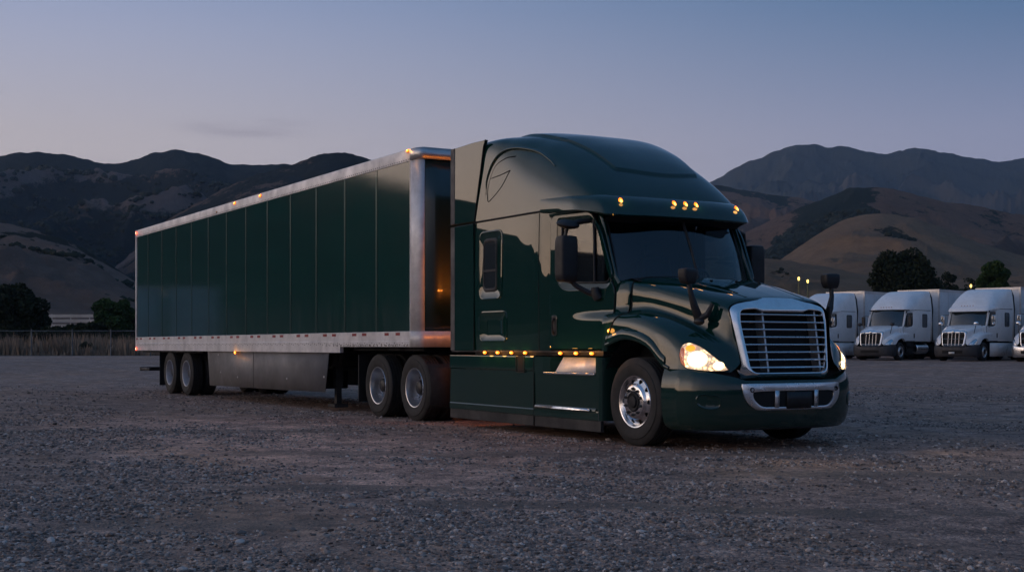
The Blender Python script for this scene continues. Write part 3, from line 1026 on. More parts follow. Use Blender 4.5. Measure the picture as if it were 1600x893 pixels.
x, y = px(213, 124); tree('broadleaf_tree', x, y, 3.6, 1.4, 'dark green bush half hidden by the rear of the trailer', L_DARK, 9000, .15, seed=10, low=.02)
for k, (u, dd, hh, rr, lb) in enumerate([(78, 116, 1.9, 1.9, 'leftmost low dark shrub of the hedge below the pale wall'), (100, 118, 2.1, 1.7, 'dark shrub of the hedge under the middle of the pale wall'), (122, 116, 2.2, 1.8, 'rounded dark shrub of the hedge nearest the green bushy tree'), (143, 117, 2.3, 1.5, 'dark shrub tucked against the green bushy tree')]):
    x, y = px(u, dd); tree('shrub', x, y, hh + .35, rr, lb, L_DARK, 7000, .14, seed=30 + k, low=.0, cat='shrub', clumps=26, group='hedge shrubs behind the chain-link fence')


def dry_grass():
    rng = np.random.default_rng(8)
    # tufts between the fence and the shrubs
    n = 30000
    dd = 95 + rng.random(n) ** 1.3 * 26
    rt = (rng.random(n) * 1.0 - .80) * 62
    clump = fbm(rt * .35, dd * .35, 4, 2)
    hgt = (.25 + 1.45 * np.clip((clump - .36) * 3.2, 0, 1)) * (.45 + .6 * rng.random(n))
    X = CX + rt * RX + dd * DX; Y = CY + rt * RY + dd * DY
    Z = gz(np.hypot(X - CX, Y - CY))
    a = rng.random(n) * 6.283
    w = .05 + .09 * rng.random(n)
    lx = (rng.random(n) - .5) * .5 * hgt; ly = (rng.random(n) - .5) * .5 * hgt
    p0 = np.stack([X - w * np.cos(a), Y - w * np.sin(a), Z - .03], -1)
    p1 = np.stack([X + w * np.cos(a), Y + w * np.sin(a), Z - .03], -1)
    p2 = np.stack([X + lx, Y + ly, Z + hgt], -1)
    V = np.stack([p0, p1, p2], 1).reshape(-1, 3)
    me = fast_mesh('dry_grass', V, np.arange(3 * n).reshape(-1, 3), L_DRY)
    o = bpy.data.objects.new('dry_grass', me); COL.objects.link(o)
    o['kind'] = 'stuff'; o['label'] = 'tall dry brown grass growing behind the chain-link fence'; o['category'] = 'grass'


dry_grass()
x, y = px(133, 97.5); tree('shrub', x, y, 1.05, .65, 'small dark bush in the dry grass behind the fence', L_DARK, 1500, .07, seed=50, low=0, cat='shrub')


def chain_link(u0, u1, d0, posts, label):
    t = empty('chain_link_fence', (*px((u0 + u1) / 2, d0), gheight(*px((u0 + u1) / 2, d0))), label, 'fence')
    bx, by, bz = t.location
    M = simple('galvanised_steel', (.16, .165, .17), .5, .4, grime=.3)
    for u in posts:
        x, y = px(u, d0); z = gheight(x, y)
        MB().tube([(x - bx, y - by, z - bz - .05), (x - bx, y - by, z - bz + 1.92)], .05, 8).out('fence_post', M, t, loc=(0, 0, 0))
    a, b = px(u0, d0), px(u1, d0)
    z = gheight(*a)
    MB().tube([(a[0] - bx, a[1] - by, 1.80), (b[0] - bx, b[1] - by, 1.80)], .03, 6).out('top_rail', M, t, loc=(0, 0, 0))
    # woven wire: thin diagonal strands
    mb = MB()
    L = math.dist(a, b); ex, ey = (b[0] - a[0]) / L, (b[1] - a[1]) / L
    k = -1.8
    while k < L:
        for sgn in (1, -1):
            s0, s1 = (k, k + 1.75) if sgn > 0 else (k + 1.75, k)
            mb.add([(a[0] - bx + ex * s0, a[1] - by + ey * s0, .03), (a[0] - bx + ex * (s0 + .005), a[1] - by + ey * (s0 + .005), .03),
                    (a[0] - bx + ex * (s1 + .005), a[1] - by + ey * (s1 + .005), 1.78), (a[0] - bx + ex * s1, a[1] - by + ey * s1, 1.78)], [(0, 1, 2, 3)])
        k += .14
    mb.out('wire_mesh', M, t, loc=(0, 0, 0), smooth=180)


chain_link(-120, 320, 92.5, [-79, -15, 49, 113, 173, 235, 298], 'grey chain-link fence with round posts along the left edge of the lot')


def pale_wall():
    x, y = px(110, 170); z = gheight(x, y)
    t = empty('low_wall', (x, y, z), 'long low pale wall with horizontal bands between the left trees', 'wall')
    M = simple('pale_wall_board', (.62, .52, .44), .8, grime=.2, gscale=.5)
    ang = math.atan2(RY, RX)
    rot = Matrix.Rotation(ang, 3, 'Z')
    for k, (zz, hh) in enumerate(((2.55, .42), (3.2, .42), (3.85, .40))):
        MB().box((0, 0, zz), (15.5, .12, hh), rot).out('wall_board', M, t, loc=(0, 0, 0), bevel=.01)
    for k in range(7):
        p = rot @ Vector((-7.5 + k * 2.5, .12, 2.0))
        MB().box(p, (.14, .14, 4.2), rot).out('wall_post', M, t, loc=(0, 0, 0), bevel=.01)


pale_wall()


def yard_lamp(u, d, h, label):
    x, y = px(u, d); z = gheight(x, y)
    t = empty('yard_lamp', (x, y, z), label, 'lamp post')
    MB().tube([(0, 0, 0), (0, 0, h - .25)], .06, 8).out('lamp_post', simple('weathered_post', (.20, .18, .08), .6), t, loc=(0, 0, 0))
    MB().lathe([(-.30, .04), (-.22, .08), (-.08, .11), (.04, .08), (.08, .0)], (0, 0, h), 12, 'z').out('lamp_globe', M_WARM, t, loc=(0, 0, 0))


yard_lamp(1248, 120, 6.85, 'brighter left one of two yellow lamps beyond the hood')
yard_lamp(1262, 126, 6.85, 'dimmer right one of two yellow lamps beyond the hood')
yard_lamp(1517, 130, 6.5, 'small yard lamp shining beside the bright green tree')

# ------------------------------------------------------------------ wheels
def tyre_mesh(wide=.28, R=.505):
    h = wide / 2
    prof = [(-h * .80, .292), (-h * .93, .305), (-h * 1.0, .34), (-h * 1.06, .385), (-h * 1.04, .425), (-h * .98, .432), (-h * .965, .440), (-h * .93, .468), (-h * .84, R - .012), (-h * .78, R - .003)]
    tread = []
    for g in (-.52, -.18, .18, .52):
        c = g * h
        tread += [(c - .011, R), (c - .007, R - .014), (c + .007, R - .014), (c + .011, R)]
    full = prof + tread + [(-y, r) for y, r in reversed(prof)]
    return MB().lathe(full, n=72)


def add_tyre(parent, y=0, s=-1, wide=.28):
    o = tyre_mesh(wide).out('tyre', M_TYRE, parent, loc=(0, y, 0), smooth=28)
    return o


def disc_rim(parent, mat, s=-1, holes=10, hole_r=.235, dish='steer'):
    """s=-1: face to -Y.  Rim, hand holes, nuts and hub as sub-parts of the wheel."""
    n = 200
    if dish == 'steer':
        prof = [(-.128, .302), (-.136, .297), (-.132, .285), (-.098, .276), (-.088, .268), (-.092, .255), (-.094, .248), (-.097, .242), (-.100, .236), (-.103, .230), (-.106, .224), (-.109, .218), (-.112, .212), (-.117, .203), (-.140, .190), (-.146, .180), (-.146, .118), (-.135, .110)]
        hub_y, nut_r, ring = -.146, .150, -.10
    else:
        prof = [(-.128, .302), (-.136, .297), (-.132, .284), (-.110, .276), (-.02, .268), (.055, .262), (.066, .255), (.064, .248), (.062, .242), (.060, .236), (.058, .230), (.056, .224), (.054, .218), (.052, .212), (.049, .203), (.035, .190), (.032, .180), (.032, .118), (.04, .110)]
        hub_y, nut_r, ring = .032, .148, .057
    v = []; f = []
    for i, (y, r) in enumerate(prof):
        for j in range(n):
            a = 2 * math.pi * j / n
            v.append((r * math.cos(a), y, r * math.sin(a)))
    for i in range(len(prof) - 1):
        for j in range(n):
            r = (prof[i][1] + prof[i + 1][1]) / 2
            a = 2 * math.pi * (j + .5) / n
            k = round(a / (2 * math.pi) * holes); ha = k * 2 * math.pi / holes
            dxx = math.hypot(r * math.cos(a) - hole_r * math.cos(ha), r * math.sin(a) - hole_r * math.sin(ha))
            if dxx < .026 and .2 < r < .266: continue
            f.append((i * n + j, i * n + (j + 1) % n, (i + 1) * n + (j + 1) % n, (i + 1) * n + j))
    rim = obj('rim', v, f, mat, parent, smooth=40)
    mb = MB()
    for k in range(holes):
        a = 2 * math.pi * k / holes
        c = (hole_r * math.cos(a), ring, hole_r * math.sin(a))
        mb.tube([(c[0] + .026 * math.cos(b), ring - .001, c[2] + .026 * math.sin(b)) for b in [2 * math.pi * q / 14 for q in range(14)]], .003, 5, closed=True, up=Vector((0, 1, 0)))
    for k in range(holes):
        a = 2 * math.pi * (k + .5) / holes
        mb.lathe([(hub_y - .030, .004), (hub_y - .030, .010), (hub_y - .022, .014), (hub_y - .004, .015), (hub_y, .019)], (nut_r * math.cos(a), 0, nut_r * math.sin(a)), 8)
    mb.out('lug_nut_ring', M_STEEL if dish == 'steer' else mat, parent, smooth=50)
    hb = MB()
    if dish == 'steer':
        hb.lathe([(hub_y + .01, .112), (hub_y - .012, .108), (hub_y - .016, .100), (hub_y - .010, .088), (hub_y - .004, .07), (hub_y - .022, .066), (hub_y - .026, .05), (hub_y - .028, .001)], n=32)
        hb.lathe([(-.02, .28), (-.02, .10)], n=32)
    else:
        hb.lathe([(hub_y + .02, .118), (hub_y - .05, .112), (hub_y - .085, .10), (hub_y - .095, .085), (hub_y - .095, .001)], n=32)
        hb.lathe([(.10, .27), (.10, .05)], n=32)
    hb.out('hub', M_DARK if dish == 'steer' else M_BLACK, parent, smooth=40)
    return rim


def wheel(parent, x, y, s, kind, mat, dual=False, R=.505):
    """s=-1 right side of the vehicle, +1 left side"""
    w = bpy.data.objects.new('wheel', None); COL.objects.link(w); w.parent = parent
    w.location = (x, y, R); w.rotation_euler = (0, 0, 0 if s < 0 else math.pi)
    add_tyre(w)
    disc_rim(w, mat, dish=kind)
    if dual: add_tyre(w, y=.335)
    return w


def copy_tree(o, parent=None):
    c = o.copy(); COL.objects.link(c)
    c.parent = parent
    for ch in list(o.children): copy_tree(ch, c)
    return c


# ------------------------------------------------------------------ shared tractor body surfaces
HOOD_CP = [
    # rear edge by the windscreen ... nose.  columns: centre, top, top edge, shoulder, upper side, valley, fender inside, crest, outer, lower edge
    [(-.30, 0, 1.965), (-.30, .50, 1.955), (-.30, .85, 1.93), (-.28, 1.00, 1.885), (-.26, 1.045, 1.80), (-.26, 1.052, 1.59), (-.26, 1.095, 1.525), (-.30, 1.165, 1.505), (-.40, 1.217, 1.42), (-.555, 1.222, 1.15)],
    [(.0, 0, 1.925), (.0, .47, 1.915), (0, .79, 1.885), (0, .935, 1.83), (.0, .975, 1.74), (.0, .983, 1.58), (0, 1.035, 1.535), (0, 1.125, 1.515), (-.05, 1.208, 1.42), (-.15, 1.225, 1.235)],
    [(.3, 0, 1.870), (.3, .43, 1.86), (.3, .73, 1.83), (.3, .87, 1.77), (.3, .913, 1.68), (.3, .923, 1.51), (.3, .975, 1.485), (.3, 1.085, 1.465), (.3, 1.195, 1.36), (.28, 1.225, 1.14)],
    [(.6, 0, 1.80), (.6, .40, 1.79), (.6, .67, 1.76), (.6, .81, 1.70), (.6, .853, 1.60), (.6, .864, 1.41), (.6, .92, 1.39), (.6, 1.035, 1.365), (.6, 1.17, 1.24), (.57, 1.215, .915)],
    [(.85, 0, 1.735), (.85, .38, 1.725), (.85, .63, 1.70), (.85, .765, 1.635), (.86, .795, 1.52), (.87, .82, 1.30), (.87, .88, 1.265), (.86, .975, 1.24), (.84, 1.11, 1.10), (.80, 1.165, .885)],
    [(1.02, 0, 1.685), (1.02, .36, 1.675), (1.01, .60, 1.65), (1.0, .73, 1.585), (1.03, .755, 1.46), (1.06, .77, 1.20), (1.065, .82, 1.14), (1.06, .89, 1.10), (1.04, 1.00, .99), (1.03, 1.05, .87)],
    [(1.07, 0, 1.655), (1.07, .36, 1.645), (1.06, .60, 1.615), (1.06, .72, 1.55), (1.105, .722, 1.42), (1.165, .690, 1.13), (1.195, .685, 1.02), (1.215, .695, .95), (1.215, .75, .90), (1.20, .80, .858)],
]


def hood_surface():
    P = catmull(HOOD_CP, 12)                      # (n,10,3)
    P = np.swapaxes(catmull(np.swapaxes(P, 0, 1), 8), 0, 1)
    return P


def hood_mesh():
    P = hood_surface()
    right = P * np.array([1, -1, 1])
    rows = [list(map(tuple, r[::-1])) + list(map(tuple, l[1:])) for r, l in zip(right, P)]
    return MB().grid(rows)


T_roof = pchip([-3.74, -3.2, -2.7, -2.2, -1.75, -1.35, -1.05, -.84, -.70], [3.965, 3.975, 3.96, 3.885, 3.72, 3.49, 3.255, 3.05, 2.87])
W_roof = pchip([-3.74, -2.4, -1.9, -1.5, -1.2, -1.0, -.86, -.76, -.70], [1.222, 1.222, 1.215, 1.20, 1.165, 1.10, 1.0, .83, .55])
P_roof = pchip([-3.74, -3.35, -2.95, -2.3, -1.5, -.70], [18, 15, 8.0, 3.9, 2.8, 2.4])


def roof_pt(x, a, z0=2.86):
    w, T, p = float(W_roof(x)), float(T_roof(x)), float(P_roof(x))
    c, s = math.cos(a), math.sin(a)
    h = max(T - z0, .01)
    yy = math.copysign(abs(c) ** (2 / p), c)
    zz = abs(s) ** (2 / p)
    return Vector((x, -w * yy * (1 - (.035 if x > -2.6 else .012 + .023 * max(0, (x + 3.74) / 1.14)) * zz), z0 + h * zz))


def roof_mesh(panel=True):
    xs = list(np.linspace(-3.74, -1.3, 90)) + list(np.linspace(-1.3, -.70, 80))[1:]
    n = 300
    rows = []
    for x in xs:
        row = []
        for j in range(n + 1):
            # even spacing round the corner
            t = j / n
            a = math.pi * (t - .10 * math.sin(4 * math.pi * t) / 2)
            p = roof_pt(x, a)
            if panel:
                # long raised blister down the middle of the roof
                wid = .62 + .22 * max(0, min(1, (-x - 1.0) / 1.6))
                s1 = max(0, min(1, (wid - abs(p.y)) / .018 + .5))
                s2 = max(0, min(1, (-x - 1.06 - .10 * (p.y / .6) ** 2) / .03 + .5))
                s3 = max(0, min(1, (x + 3.3) / .4))
                k = s1 * s1 * (3 - 2 * s1) * s2 * s2 * (3 - 2 * s2) * s3
                if p.z > 3.05: p = p + Vector((.35, 0, 1)) * (.032 * k)
            row.append(tuple(p))
        rows.append(row)
    mb = MB().grid(rows)
    mb.add(rows[0], [tuple(range(len(rows[0])))])
    return mb


def lower_halfwidth(x):
    return float(pchip([-3.74, -2.25, -2.05, -1.9, -1.83, -.57, -.30], [1.222, 1.222, 1.212, 1.185, 1.168, 1.085, 1.05])(x))


def door_y(x, z):
    shelf = max(0.0, min(1.0, (1.555 - z) / .11)); shelf = shelf * shelf * (3 - 2 * shelf)
    grow = max(0.0, min(1.0, (x + 1.50) / .75)); grow = grow * grow * (3 - 2 * grow)
    return -(1.176 - (x + 1.83) * .066 - max(0, z - 1.8) * .012 + .040 * shelf * grow)


def build_side(root, s, P, main=True):
    """doors, windows and panels of one side; s=-1 the right side"""
    def q(x, z, o=0): return (x, (door_y(x, z) - o) * (-s), z)
    G = M_SGLASS if main else M_DGLASS
    outer = [(-1.825, 1.095), (-.575, 1.095), (-.545, 1.80), (-.66, 1.98), (-.90, 2.62), (-1.02, 2.76), (-1.78, 2.77), (-1.825, 2.70)]
    outer_r = roundpoly(outer, [.02, .02, .05, .1, .1, .09, .05, .03])
    win = roundpoly([(-1.62, 2.68), (-1.03, 2.665), (-.88, 2.52), (-.645, 1.98), (-.70, 1.895), (-1.52, 1.925), (-1.635, 2.03)], [.05, .06, .12, .07, .06, .08, .10])
    win2 = roundpoly([(-1.69, 2.74), (-1.0, 2.725), (-.83, 2.55), (-.585, 1.98), (-.66, 1.825), (-1.58, 1.84), (-1.70, 1.98)], [.06, .08, .12, .08, .08, .12, .12])
    c = (-1.2, 2.28)
    d = ringpanel(outer_r, win2, c, lambda x, z: q(x, z, .0), lambda x, z: q(x, z, .0), 360, 40).out('door', P, root, solid=.03)
    sur = ringpanel(win2, win, c, lambda x, z: q(x, z, .006), lambda x, z: q(x, z, -.022), 240)
    sur.out('window_surround', P, d, smooth=60)
    gl = MB().prism(radial(win, c, 60), lambda x, z: q(x, z, -.026), lambda x, z: q(x, z, -.032)).out('window', G, d)
    MB().tube([q(-.955, 1.90, -.015), q(-.985, 2.67, -.015)], .016, 8).out('window_divider', M_BLACK, d)
    loop = radial(win, c, 120)
    MB().tube([q(x, z, -.016) for x, z in loop], .012, 6, closed=True, up=Vector((0, 1, 0))).out('window_seal', M_BLACK, d)
    # dark gap round the door
    loop = outer_r
    MB().tube([q(x, z, -.004) for x, z in loop], .009, 5, closed=True, up=Vector((0, 1, 0))).out('door_gap', M_SEAM, d)
    # handle
    h = MB()
    hp = roundpoly([(-1.79, 1.26), (-1.67, 1.26), (-1.67, 1.52), (-1.79, 1.52)], .05)
    h.prism(hp, lambda x, z: q(x, z, .02), lambda x, z: q(x, z, .0))
    hd = h.out('door_handle', M_BLACK, d, bevel=.006)
    if main:
        MB().tube([q(-1.73, 1.29, .028), q(-1.73, 1.33, .045), q(-1.73, 1.45, .045), q(-1.73, 1.49, .028)], .014, 8).out('grip', M_BLACK, hd)
        MB().tube([q(x, z, .018) for x, z in hp], .005, 5, closed=True, up=Vector((0, 1, 0))).out('handle_bezel', P, hd)
    return d


def build_shell(root, P, main=True, visor=True, gloss=M_GLASS):
    # sleeper and cab rear: plan outline extruded, gently barrelled sides
    xs = [-3.74, -3.4, -3.0, -2.6, -2.25, -2.1, -2.0, -1.93, -1.87, -1.84]
    zs = [1.075, 1.3, 1.6, 1.9, 2.2, 2.5, 2.7, 2.84]
    mb = MB()
    for s in (-1, 1):
        mb.grid([[(x, s * (lower_halfwidth(x) - .012 * ((z - 1.9) / .9) ** 2), z) for z in zs] for x in xs])
    mb.add([(-3.74, -1.215, 1.075), (-3.74, 1.215, 1.075), (-3.74, 1.215, 2.84), (-3.74, -1.215, 2.84)], [(0, 1, 2, 3)])
    body = mb.out('sleeper_body', P, root, smooth=30)
    # floor, inner bulkhead and roof lining close the cab
    mb = MB()
    mb.bb(-3.7, -.45, -1.05, 1.05, 1.04, 1.12)
    mb.bb(-2.3, -2.25, -1.18, 1.18, 1.1, 2.86)
    mb.bb(-3.7, -.9, -1.14, 1.14, 2.80, 2.85)
    mb.out('cab_interior', M_DASH, root)
    roof_mesh(main).out('roof_fairing', P, root, smooth=40)
    # black joint between roof and sleeper
    for s in (-1, 1):
        MB().tube([(x, s * (lower_halfwidth(x) - .006), 2.85) for x in np.linspace(-3.74, -1.86, 14)], .013, 6).out('body_joint', M_SEAM, root)
    # cowl block under the windscreen + A pillars
    for s in (-1, 1):
        mb = MB()
        rows = []
        for z, xf, y in ((1.075, -.56, 1.215), (1.25, -.48, 1.215), (1.40, -.395, 1.213), (1.47, -.345, 1.205), (1.505, -.325, 1.17), (1.52, -.31, 1.12), (1.54, -.30, 1.092), (1.62, -.285, 1.085), (1.75, -.278, 1.082), (1.86, -.275, 1.075), (1.90, -.32, 1.05), (1.915, -.38, .98)):
            rows.append([(-.64, s * y, z), (xf - .02, s * y, z), (xf, s * (y - .015), z), (xf, s * .80, z)])
        mb.grid(rows)
        mb.out('cowl_side', P, root, smooth=50)
    mb = MB().bb(-.70, -.42, -1.04, 1.04, 1.1, 1.86)
    mb.grid([[(-.20, -y, 1.89), (-.34, -y, 1.93), (-.46 - .12 * (y / 1.0) ** 2, -y, 1.905)] for y in np.linspace(-1.0, 1.0, 17)])
    mb.out('windscreen_cowl', M_BLACK, root)
    for s in (-1, 1):
        mb = MB()
        pth = [(-.52, s * 1.055, 1.84), (-.63, s * 1.048, 1.95), (-.76, s * 1.035, 2.25), (-.90, s * 1.02, 2.58), (-1.02, s * 1.0, 2.82)]
        mb.tube(pth, [(.035, .075), (.034, .070), (.034, .066), (.034, .066), (.034, .07)], 10)
        # header rail above the door
        mb.tube([(-1.86, s * 1.135, 2.80), (-1.4, s * 1.125, 2.82), (-1.0, s * 1.04, 2.83)], .05, 8)
        mb.out('pillar', P, root, smooth=50)

    # windscreen: curved two-pane glass
    def ws(y, t):
        b = Vector((-.34 - .27 * abs(y) ** 2.2, y * 1.0, 1.925 - .035 * y * y))
        tp = Vector((-.73 - .24 * abs(y) ** 2.2, y * .965, 2.80))
        return b.lerp(tp, t) + Vector((.03 * math.sin(math.pi * t), 0, 0))
    ys = np.linspace(-1.0, 1.0, 33)
    w = MB().grid([[tuple(ws(y, t)) for t in np.linspace(0, 1, 13)] for y in ys]).out('windscreen', gloss, root, smooth=180)
    if main:
        MB().tube([tuple(ws(0, t) + Vector((.006, 0, 0))) for t in (0, .5, 1)], (.018), 8).out('windscreen_divider', M_BLACK, w)
    MB().tube([tuple(ws(y, 0)) for y in ys] + [tuple(ws(1.0, t)) for t in (.25, .5, .75, 1)], .014, 6).tube([tuple(ws(-1.0, t)) for t in (0, .25, .5, .75, 1)], .014, 6).out('windscreen_seal', M_BLACK, w)
    if not main:
        # dark lining seen through the glass of the far-off trucks
        return body
    # wipers
    for s in (-1, 1):
        pts = [ws(s * y, t) + Vector((.03, 0, .0)) for y, t in ((.88, .035), (.65, .055), (.35, .05), (.12, .03))]
        wi = MB().tube([tuple(p) for p in pts], .009, 6).tube([tuple(pts[1]), tuple(ws(s * .45, -.02) + Vector((.07, 0, 0)))], .011, 6).out('wiper', M_BLACK, root)
    # dashboard, steering wheel, seats
    mb = MB()
    mb.grid([[(-.50 - .12 * y * y, y, 1.90), (-.80, y, 1.93), (-.98, y, 1.86), (-1.05, y, 1.60), (-1.0, y, 1.2)] for y in np.linspace(-1.0, 1.0, 9)])
    mb.out('dashboard', M_DASH, root)
    c = Vector((-1.10, .50, 1.93)); ax = Vector((.72, 0, -.69)).normalized(); u = Vector((0, 1, 0)); v = ax.cross(u)
    mb = MB().tube([tuple(c + (u * math.cos(a) + v * math.sin(a)) * .235) for a in [2 * math.pi * k / 28 for k in range(28)]], .017, 8, closed=True, up=ax)
    for a in (0, 2.2, 4.1): mb.tube([tuple(c), tuple(c + (u * math.cos(a) + v * math.sin(a)) * .235)], .014, 6)
    mb.tube([tuple(c), (-.85, .5, 1.7)], .03, 8)
    mb.out('steering_wheel', M_BLACK, root)
    for y in (-.55, .55):
        st = MB().bb(-1.95, -1.45, y - .26, y + .26, 1.45, 1.60).out('seat', M_SEAT, root, bevel=.05)
        MB().box((-1.93, y, 1.95), (.16, .50, .75), Matrix.Rotation(-.15, 3, 'Y')).out('backrest', M_SEAT, st, bevel=.06)
        MB().box((-1.98, y, 2.42), (.10, .28, .18)).out('headrest', M_SEAT, st, bevel=.04)
    return body


def visor_geo(s):
    """s in -1..1 along the visor; returns top edge point and bottom edge point"""
    a = abs(s); sg = 1 if s > 0 else -1
    ty = float(np.interp(a, [0, .35, .6, .75, .87, 1], [0, .52, .86, 1.06, 1.185, 1.222]))
    txx = float(pchip([0, .35, .6, .75, .87, 1], [-.70, -.725, -.80, -.95, -1.35, -2.0])(a))
    by = float(np.interp(a, [0, .35, .6, .75, .87, 1], [0, .54, .90, 1.12, 1.225, 1.228]))
    bx = float(pchip([0, .35, .6, .75, .87, 1], [-.49, -.515, -.585, -.72, -1.2, -2.0])(a))
    tz = float(np.interp(a, [0, .6, .8, 1], [2.945, 2.95, 2.97, 3.00]))
    bz = float(np.interp(a, [0, .6, .75, .87, 1], [2.70, 2.70, 2.715, 2.80, 2.845]))
    return Vector((txx, sg * ty, tz)), Vector((bx, sg * by, bz))


def visor_mesh():
    rows = []
    for s in np.linspace(-1, 1, 121):
        t, b = visor_geo(s)
        n = Vector((b.x - t.x, b.y - t.y, 0))
        row = []
        inn = Vector((-1, 0, 0)) if abs(s) < .7 else Vector((-.3, -math.copysign(1, s), 0)).normalized()
        row.append(t + inn * .10 + Vector((0, 0, .02)))
        for k in range(9):
            u = k / 8
            p = t.lerp(b, u) + n * (.22 * math.sin(math.pi * u)) * .6 + Vector((0, 0, .025 * math.sin(math.pi * u)))
            row.append(p)
        k = max(0.0, 1 - max(0, (abs(s) - .62)) / .2)
        row.append(b + inn * (.02 + .0) + Vector((0, 0, -.018)))
        row.append(b + inn * (.06 + .06 * k) + Vector((0, 0, .01)))
        row.append(t + inn * .14 + Vector((0, 0, -.05)))
        rows.append([tuple(p) for p in row])
    return MB().grid(rows)


def marker(parent, c, nrm, r=(.030, .018), name='marker_lamp', mat=None, hot=True, light=0, up=Vector((0, 0, 1)), hotmat=None, col=(1, .42, .08)):
    """small clearance lamp: black base, glowing lens, hot filament; gives off a little real light"""
    nrm = Vector(nrm).normalized()
    rot = nrm.to_track_quat('Z', 'Y').to_matrix()
    mb = MB().ell((0, 0, 0), (r[0], r[1], .016), 14, 8, rot)
    o = mb.out(name, mat or M_AMBER, parent, loc=tuple(Vector(c)))
    MB().ell((0, 0, 0), (r[0] + .006, r[1] + .006, .006), 14, 6, rot).out('lamp_base', M_BLACK, o, loc=tuple(nrm * -.004))
    if hot: MB().ell((0, 0, 0), (r[0] * .50, r[1] * .50, .008), 10, 6, rot).out('bulb', hotmat or M_AMBERHOT, o, loc=tuple(nrm * .0115))
    if light:
        l = bpy.data.lights.new('lamp_glow', 'POINT'); l.energy = light; l.color = col; l.shadow_soft_size = .03
        lo = bpy.data.objects.new('lamp_glow', l); COL.objects.link(lo); lo.parent = o; lo.location = nrm * .07
    return o


# ------------------------------------------------------------------ front end pieces
def grille_x(y, z):
    return 1.085 + (1.62 - z) * .155 + .045 * (1 - (abs(y) / .73) ** 2)


G_OUT = roundpoly([(-.725, 1.44), (-.70, 1.60), (-.30, 1.675), (.30, 1.675), (.70, 1.60), (.725, 1.44), (.655, .80), (.60, .765), (-.60, .765), (-.655, .80)], [.10, .12, .22, .22, .12, .10, .06, .05, .05, .06], 8)
G_IN = roundpoly([(-.60, 1.53), (-.36, 1.54), (-.30, 1.51), (.30, 1.51), (.36, 1.54), (.60, 1.53), (.615, 1.40), (.555, .895), (.50, .85), (-.50, .85), (-.555, .895), (-.615, 1.40)], [.06, .03, .03, .03, .03, .06, .05, .05, .05, .05, .05, .05], 5)
G_MID = [((a[0] + b[0]) / 2, (a[1] + b[1]) / 2) for a, b in zip(radial(G_OUT, (0, 1.2), 200), radial(G_IN, (0, 1.2), 200))]


def grille(root, frame_mat, bars=8, struts=(-.27, .50), main=True):
    A, B = radial(G_OUT, (0, 1.2), 200), radial(G_IN, (0, 1.2), 200)
    rows = []
    for t, off in ((0, -.075), (.10, -.045), (.30, -.018), (.6, .010), (.85, .026), (.96, .022), (1.0, -.03)):
        rows.append([(grille_x(a[0], a[1]) + off, a[0] * (1 - t) + b[0] * t, a[1] * (1 - t) + b[1] * t) for a, b in zip(A, B)])
    fr = MB().grid(rows, cv=True).out('grille', frame_mat, root, smooth=60)
    mb = MB()
    mb.grid([[(grille_x(y, z) - .16, y, z) for z in (.75, 1.2, 1.62)] for y in np.linspace(-.68, .68, 7)])
    mb.out('radiator_screen', M_SEAM, fr)

    def half(z):
        return float(np.interp(z, [.85, .9, 1.40, 1.5, 1.54], [.52, .552, .612, .615, .585]))
    bm_ = MB()
    for k in range(bars):
        z = .905 + k * (1.485 - .905) / (bars - 1)
        w = half(z) + .012
        bm_.tube([(grille_x(y, z) - .028, y, z) for y in np.linspace(-w, w, 15)], (.015, .0105), 8)
    bm_.out('grille_bar_set', M_BARS, fr)
    for y in struts:
        MB().prism([(.86, 0), (1.525, 0)], lambda z, _: (0, 0, 0), lambda z, _: (0, 0, 0)) if False else None
        g = MB()
        g.grid([[(grille_x(y, z) - d, y + e, z) for d, e in ((.045, -.012), (.045, .012), (.20, .012), (.20, -.012))] for z in np.linspace(.855, 1.53, 9)], cv=True)
        g.out('grille_strut', M_ALU, fr)
    return fr


def bumper_plan(s):
    """s in -1..1 -> plan point of the bumper face"""
    a = abs(s); sg = 1 if s > 0 else -1
    y = float(np.interp(a, [0, .25, .45, .60, .70, .78, .86, 1], [0, .40, .70, .92, 1.06, 1.16, 1.215, 1.235]))
    x = float(pchip([0, .25, .45, .60, .70, .78, .86, 1], [1.345, 1.325, 1.265, 1.175, 1.075, .95, .80, .545])(a))
    return Vector((x, sg * y, 0))


def bumper_n(s):
    d = bumper_plan(min(1, s + .01)) - bumper_plan(max(-1, s - .01))
    return Vector((d.y, -d.x, 0)).normalized()


def bumper_s(y):
    ss = np.linspace(-1, 1, 401)
    return float(np.interp(y, [bumper_plan(q).y for q in ss], ss))


def bumper_off(z):
    return float(pchip([.20, .24, .30, .42, .60, .72, .80, .86, .93], [-.17, -.07, -.03, .0, .012, .005, -.01, -.03, -.06])(z))


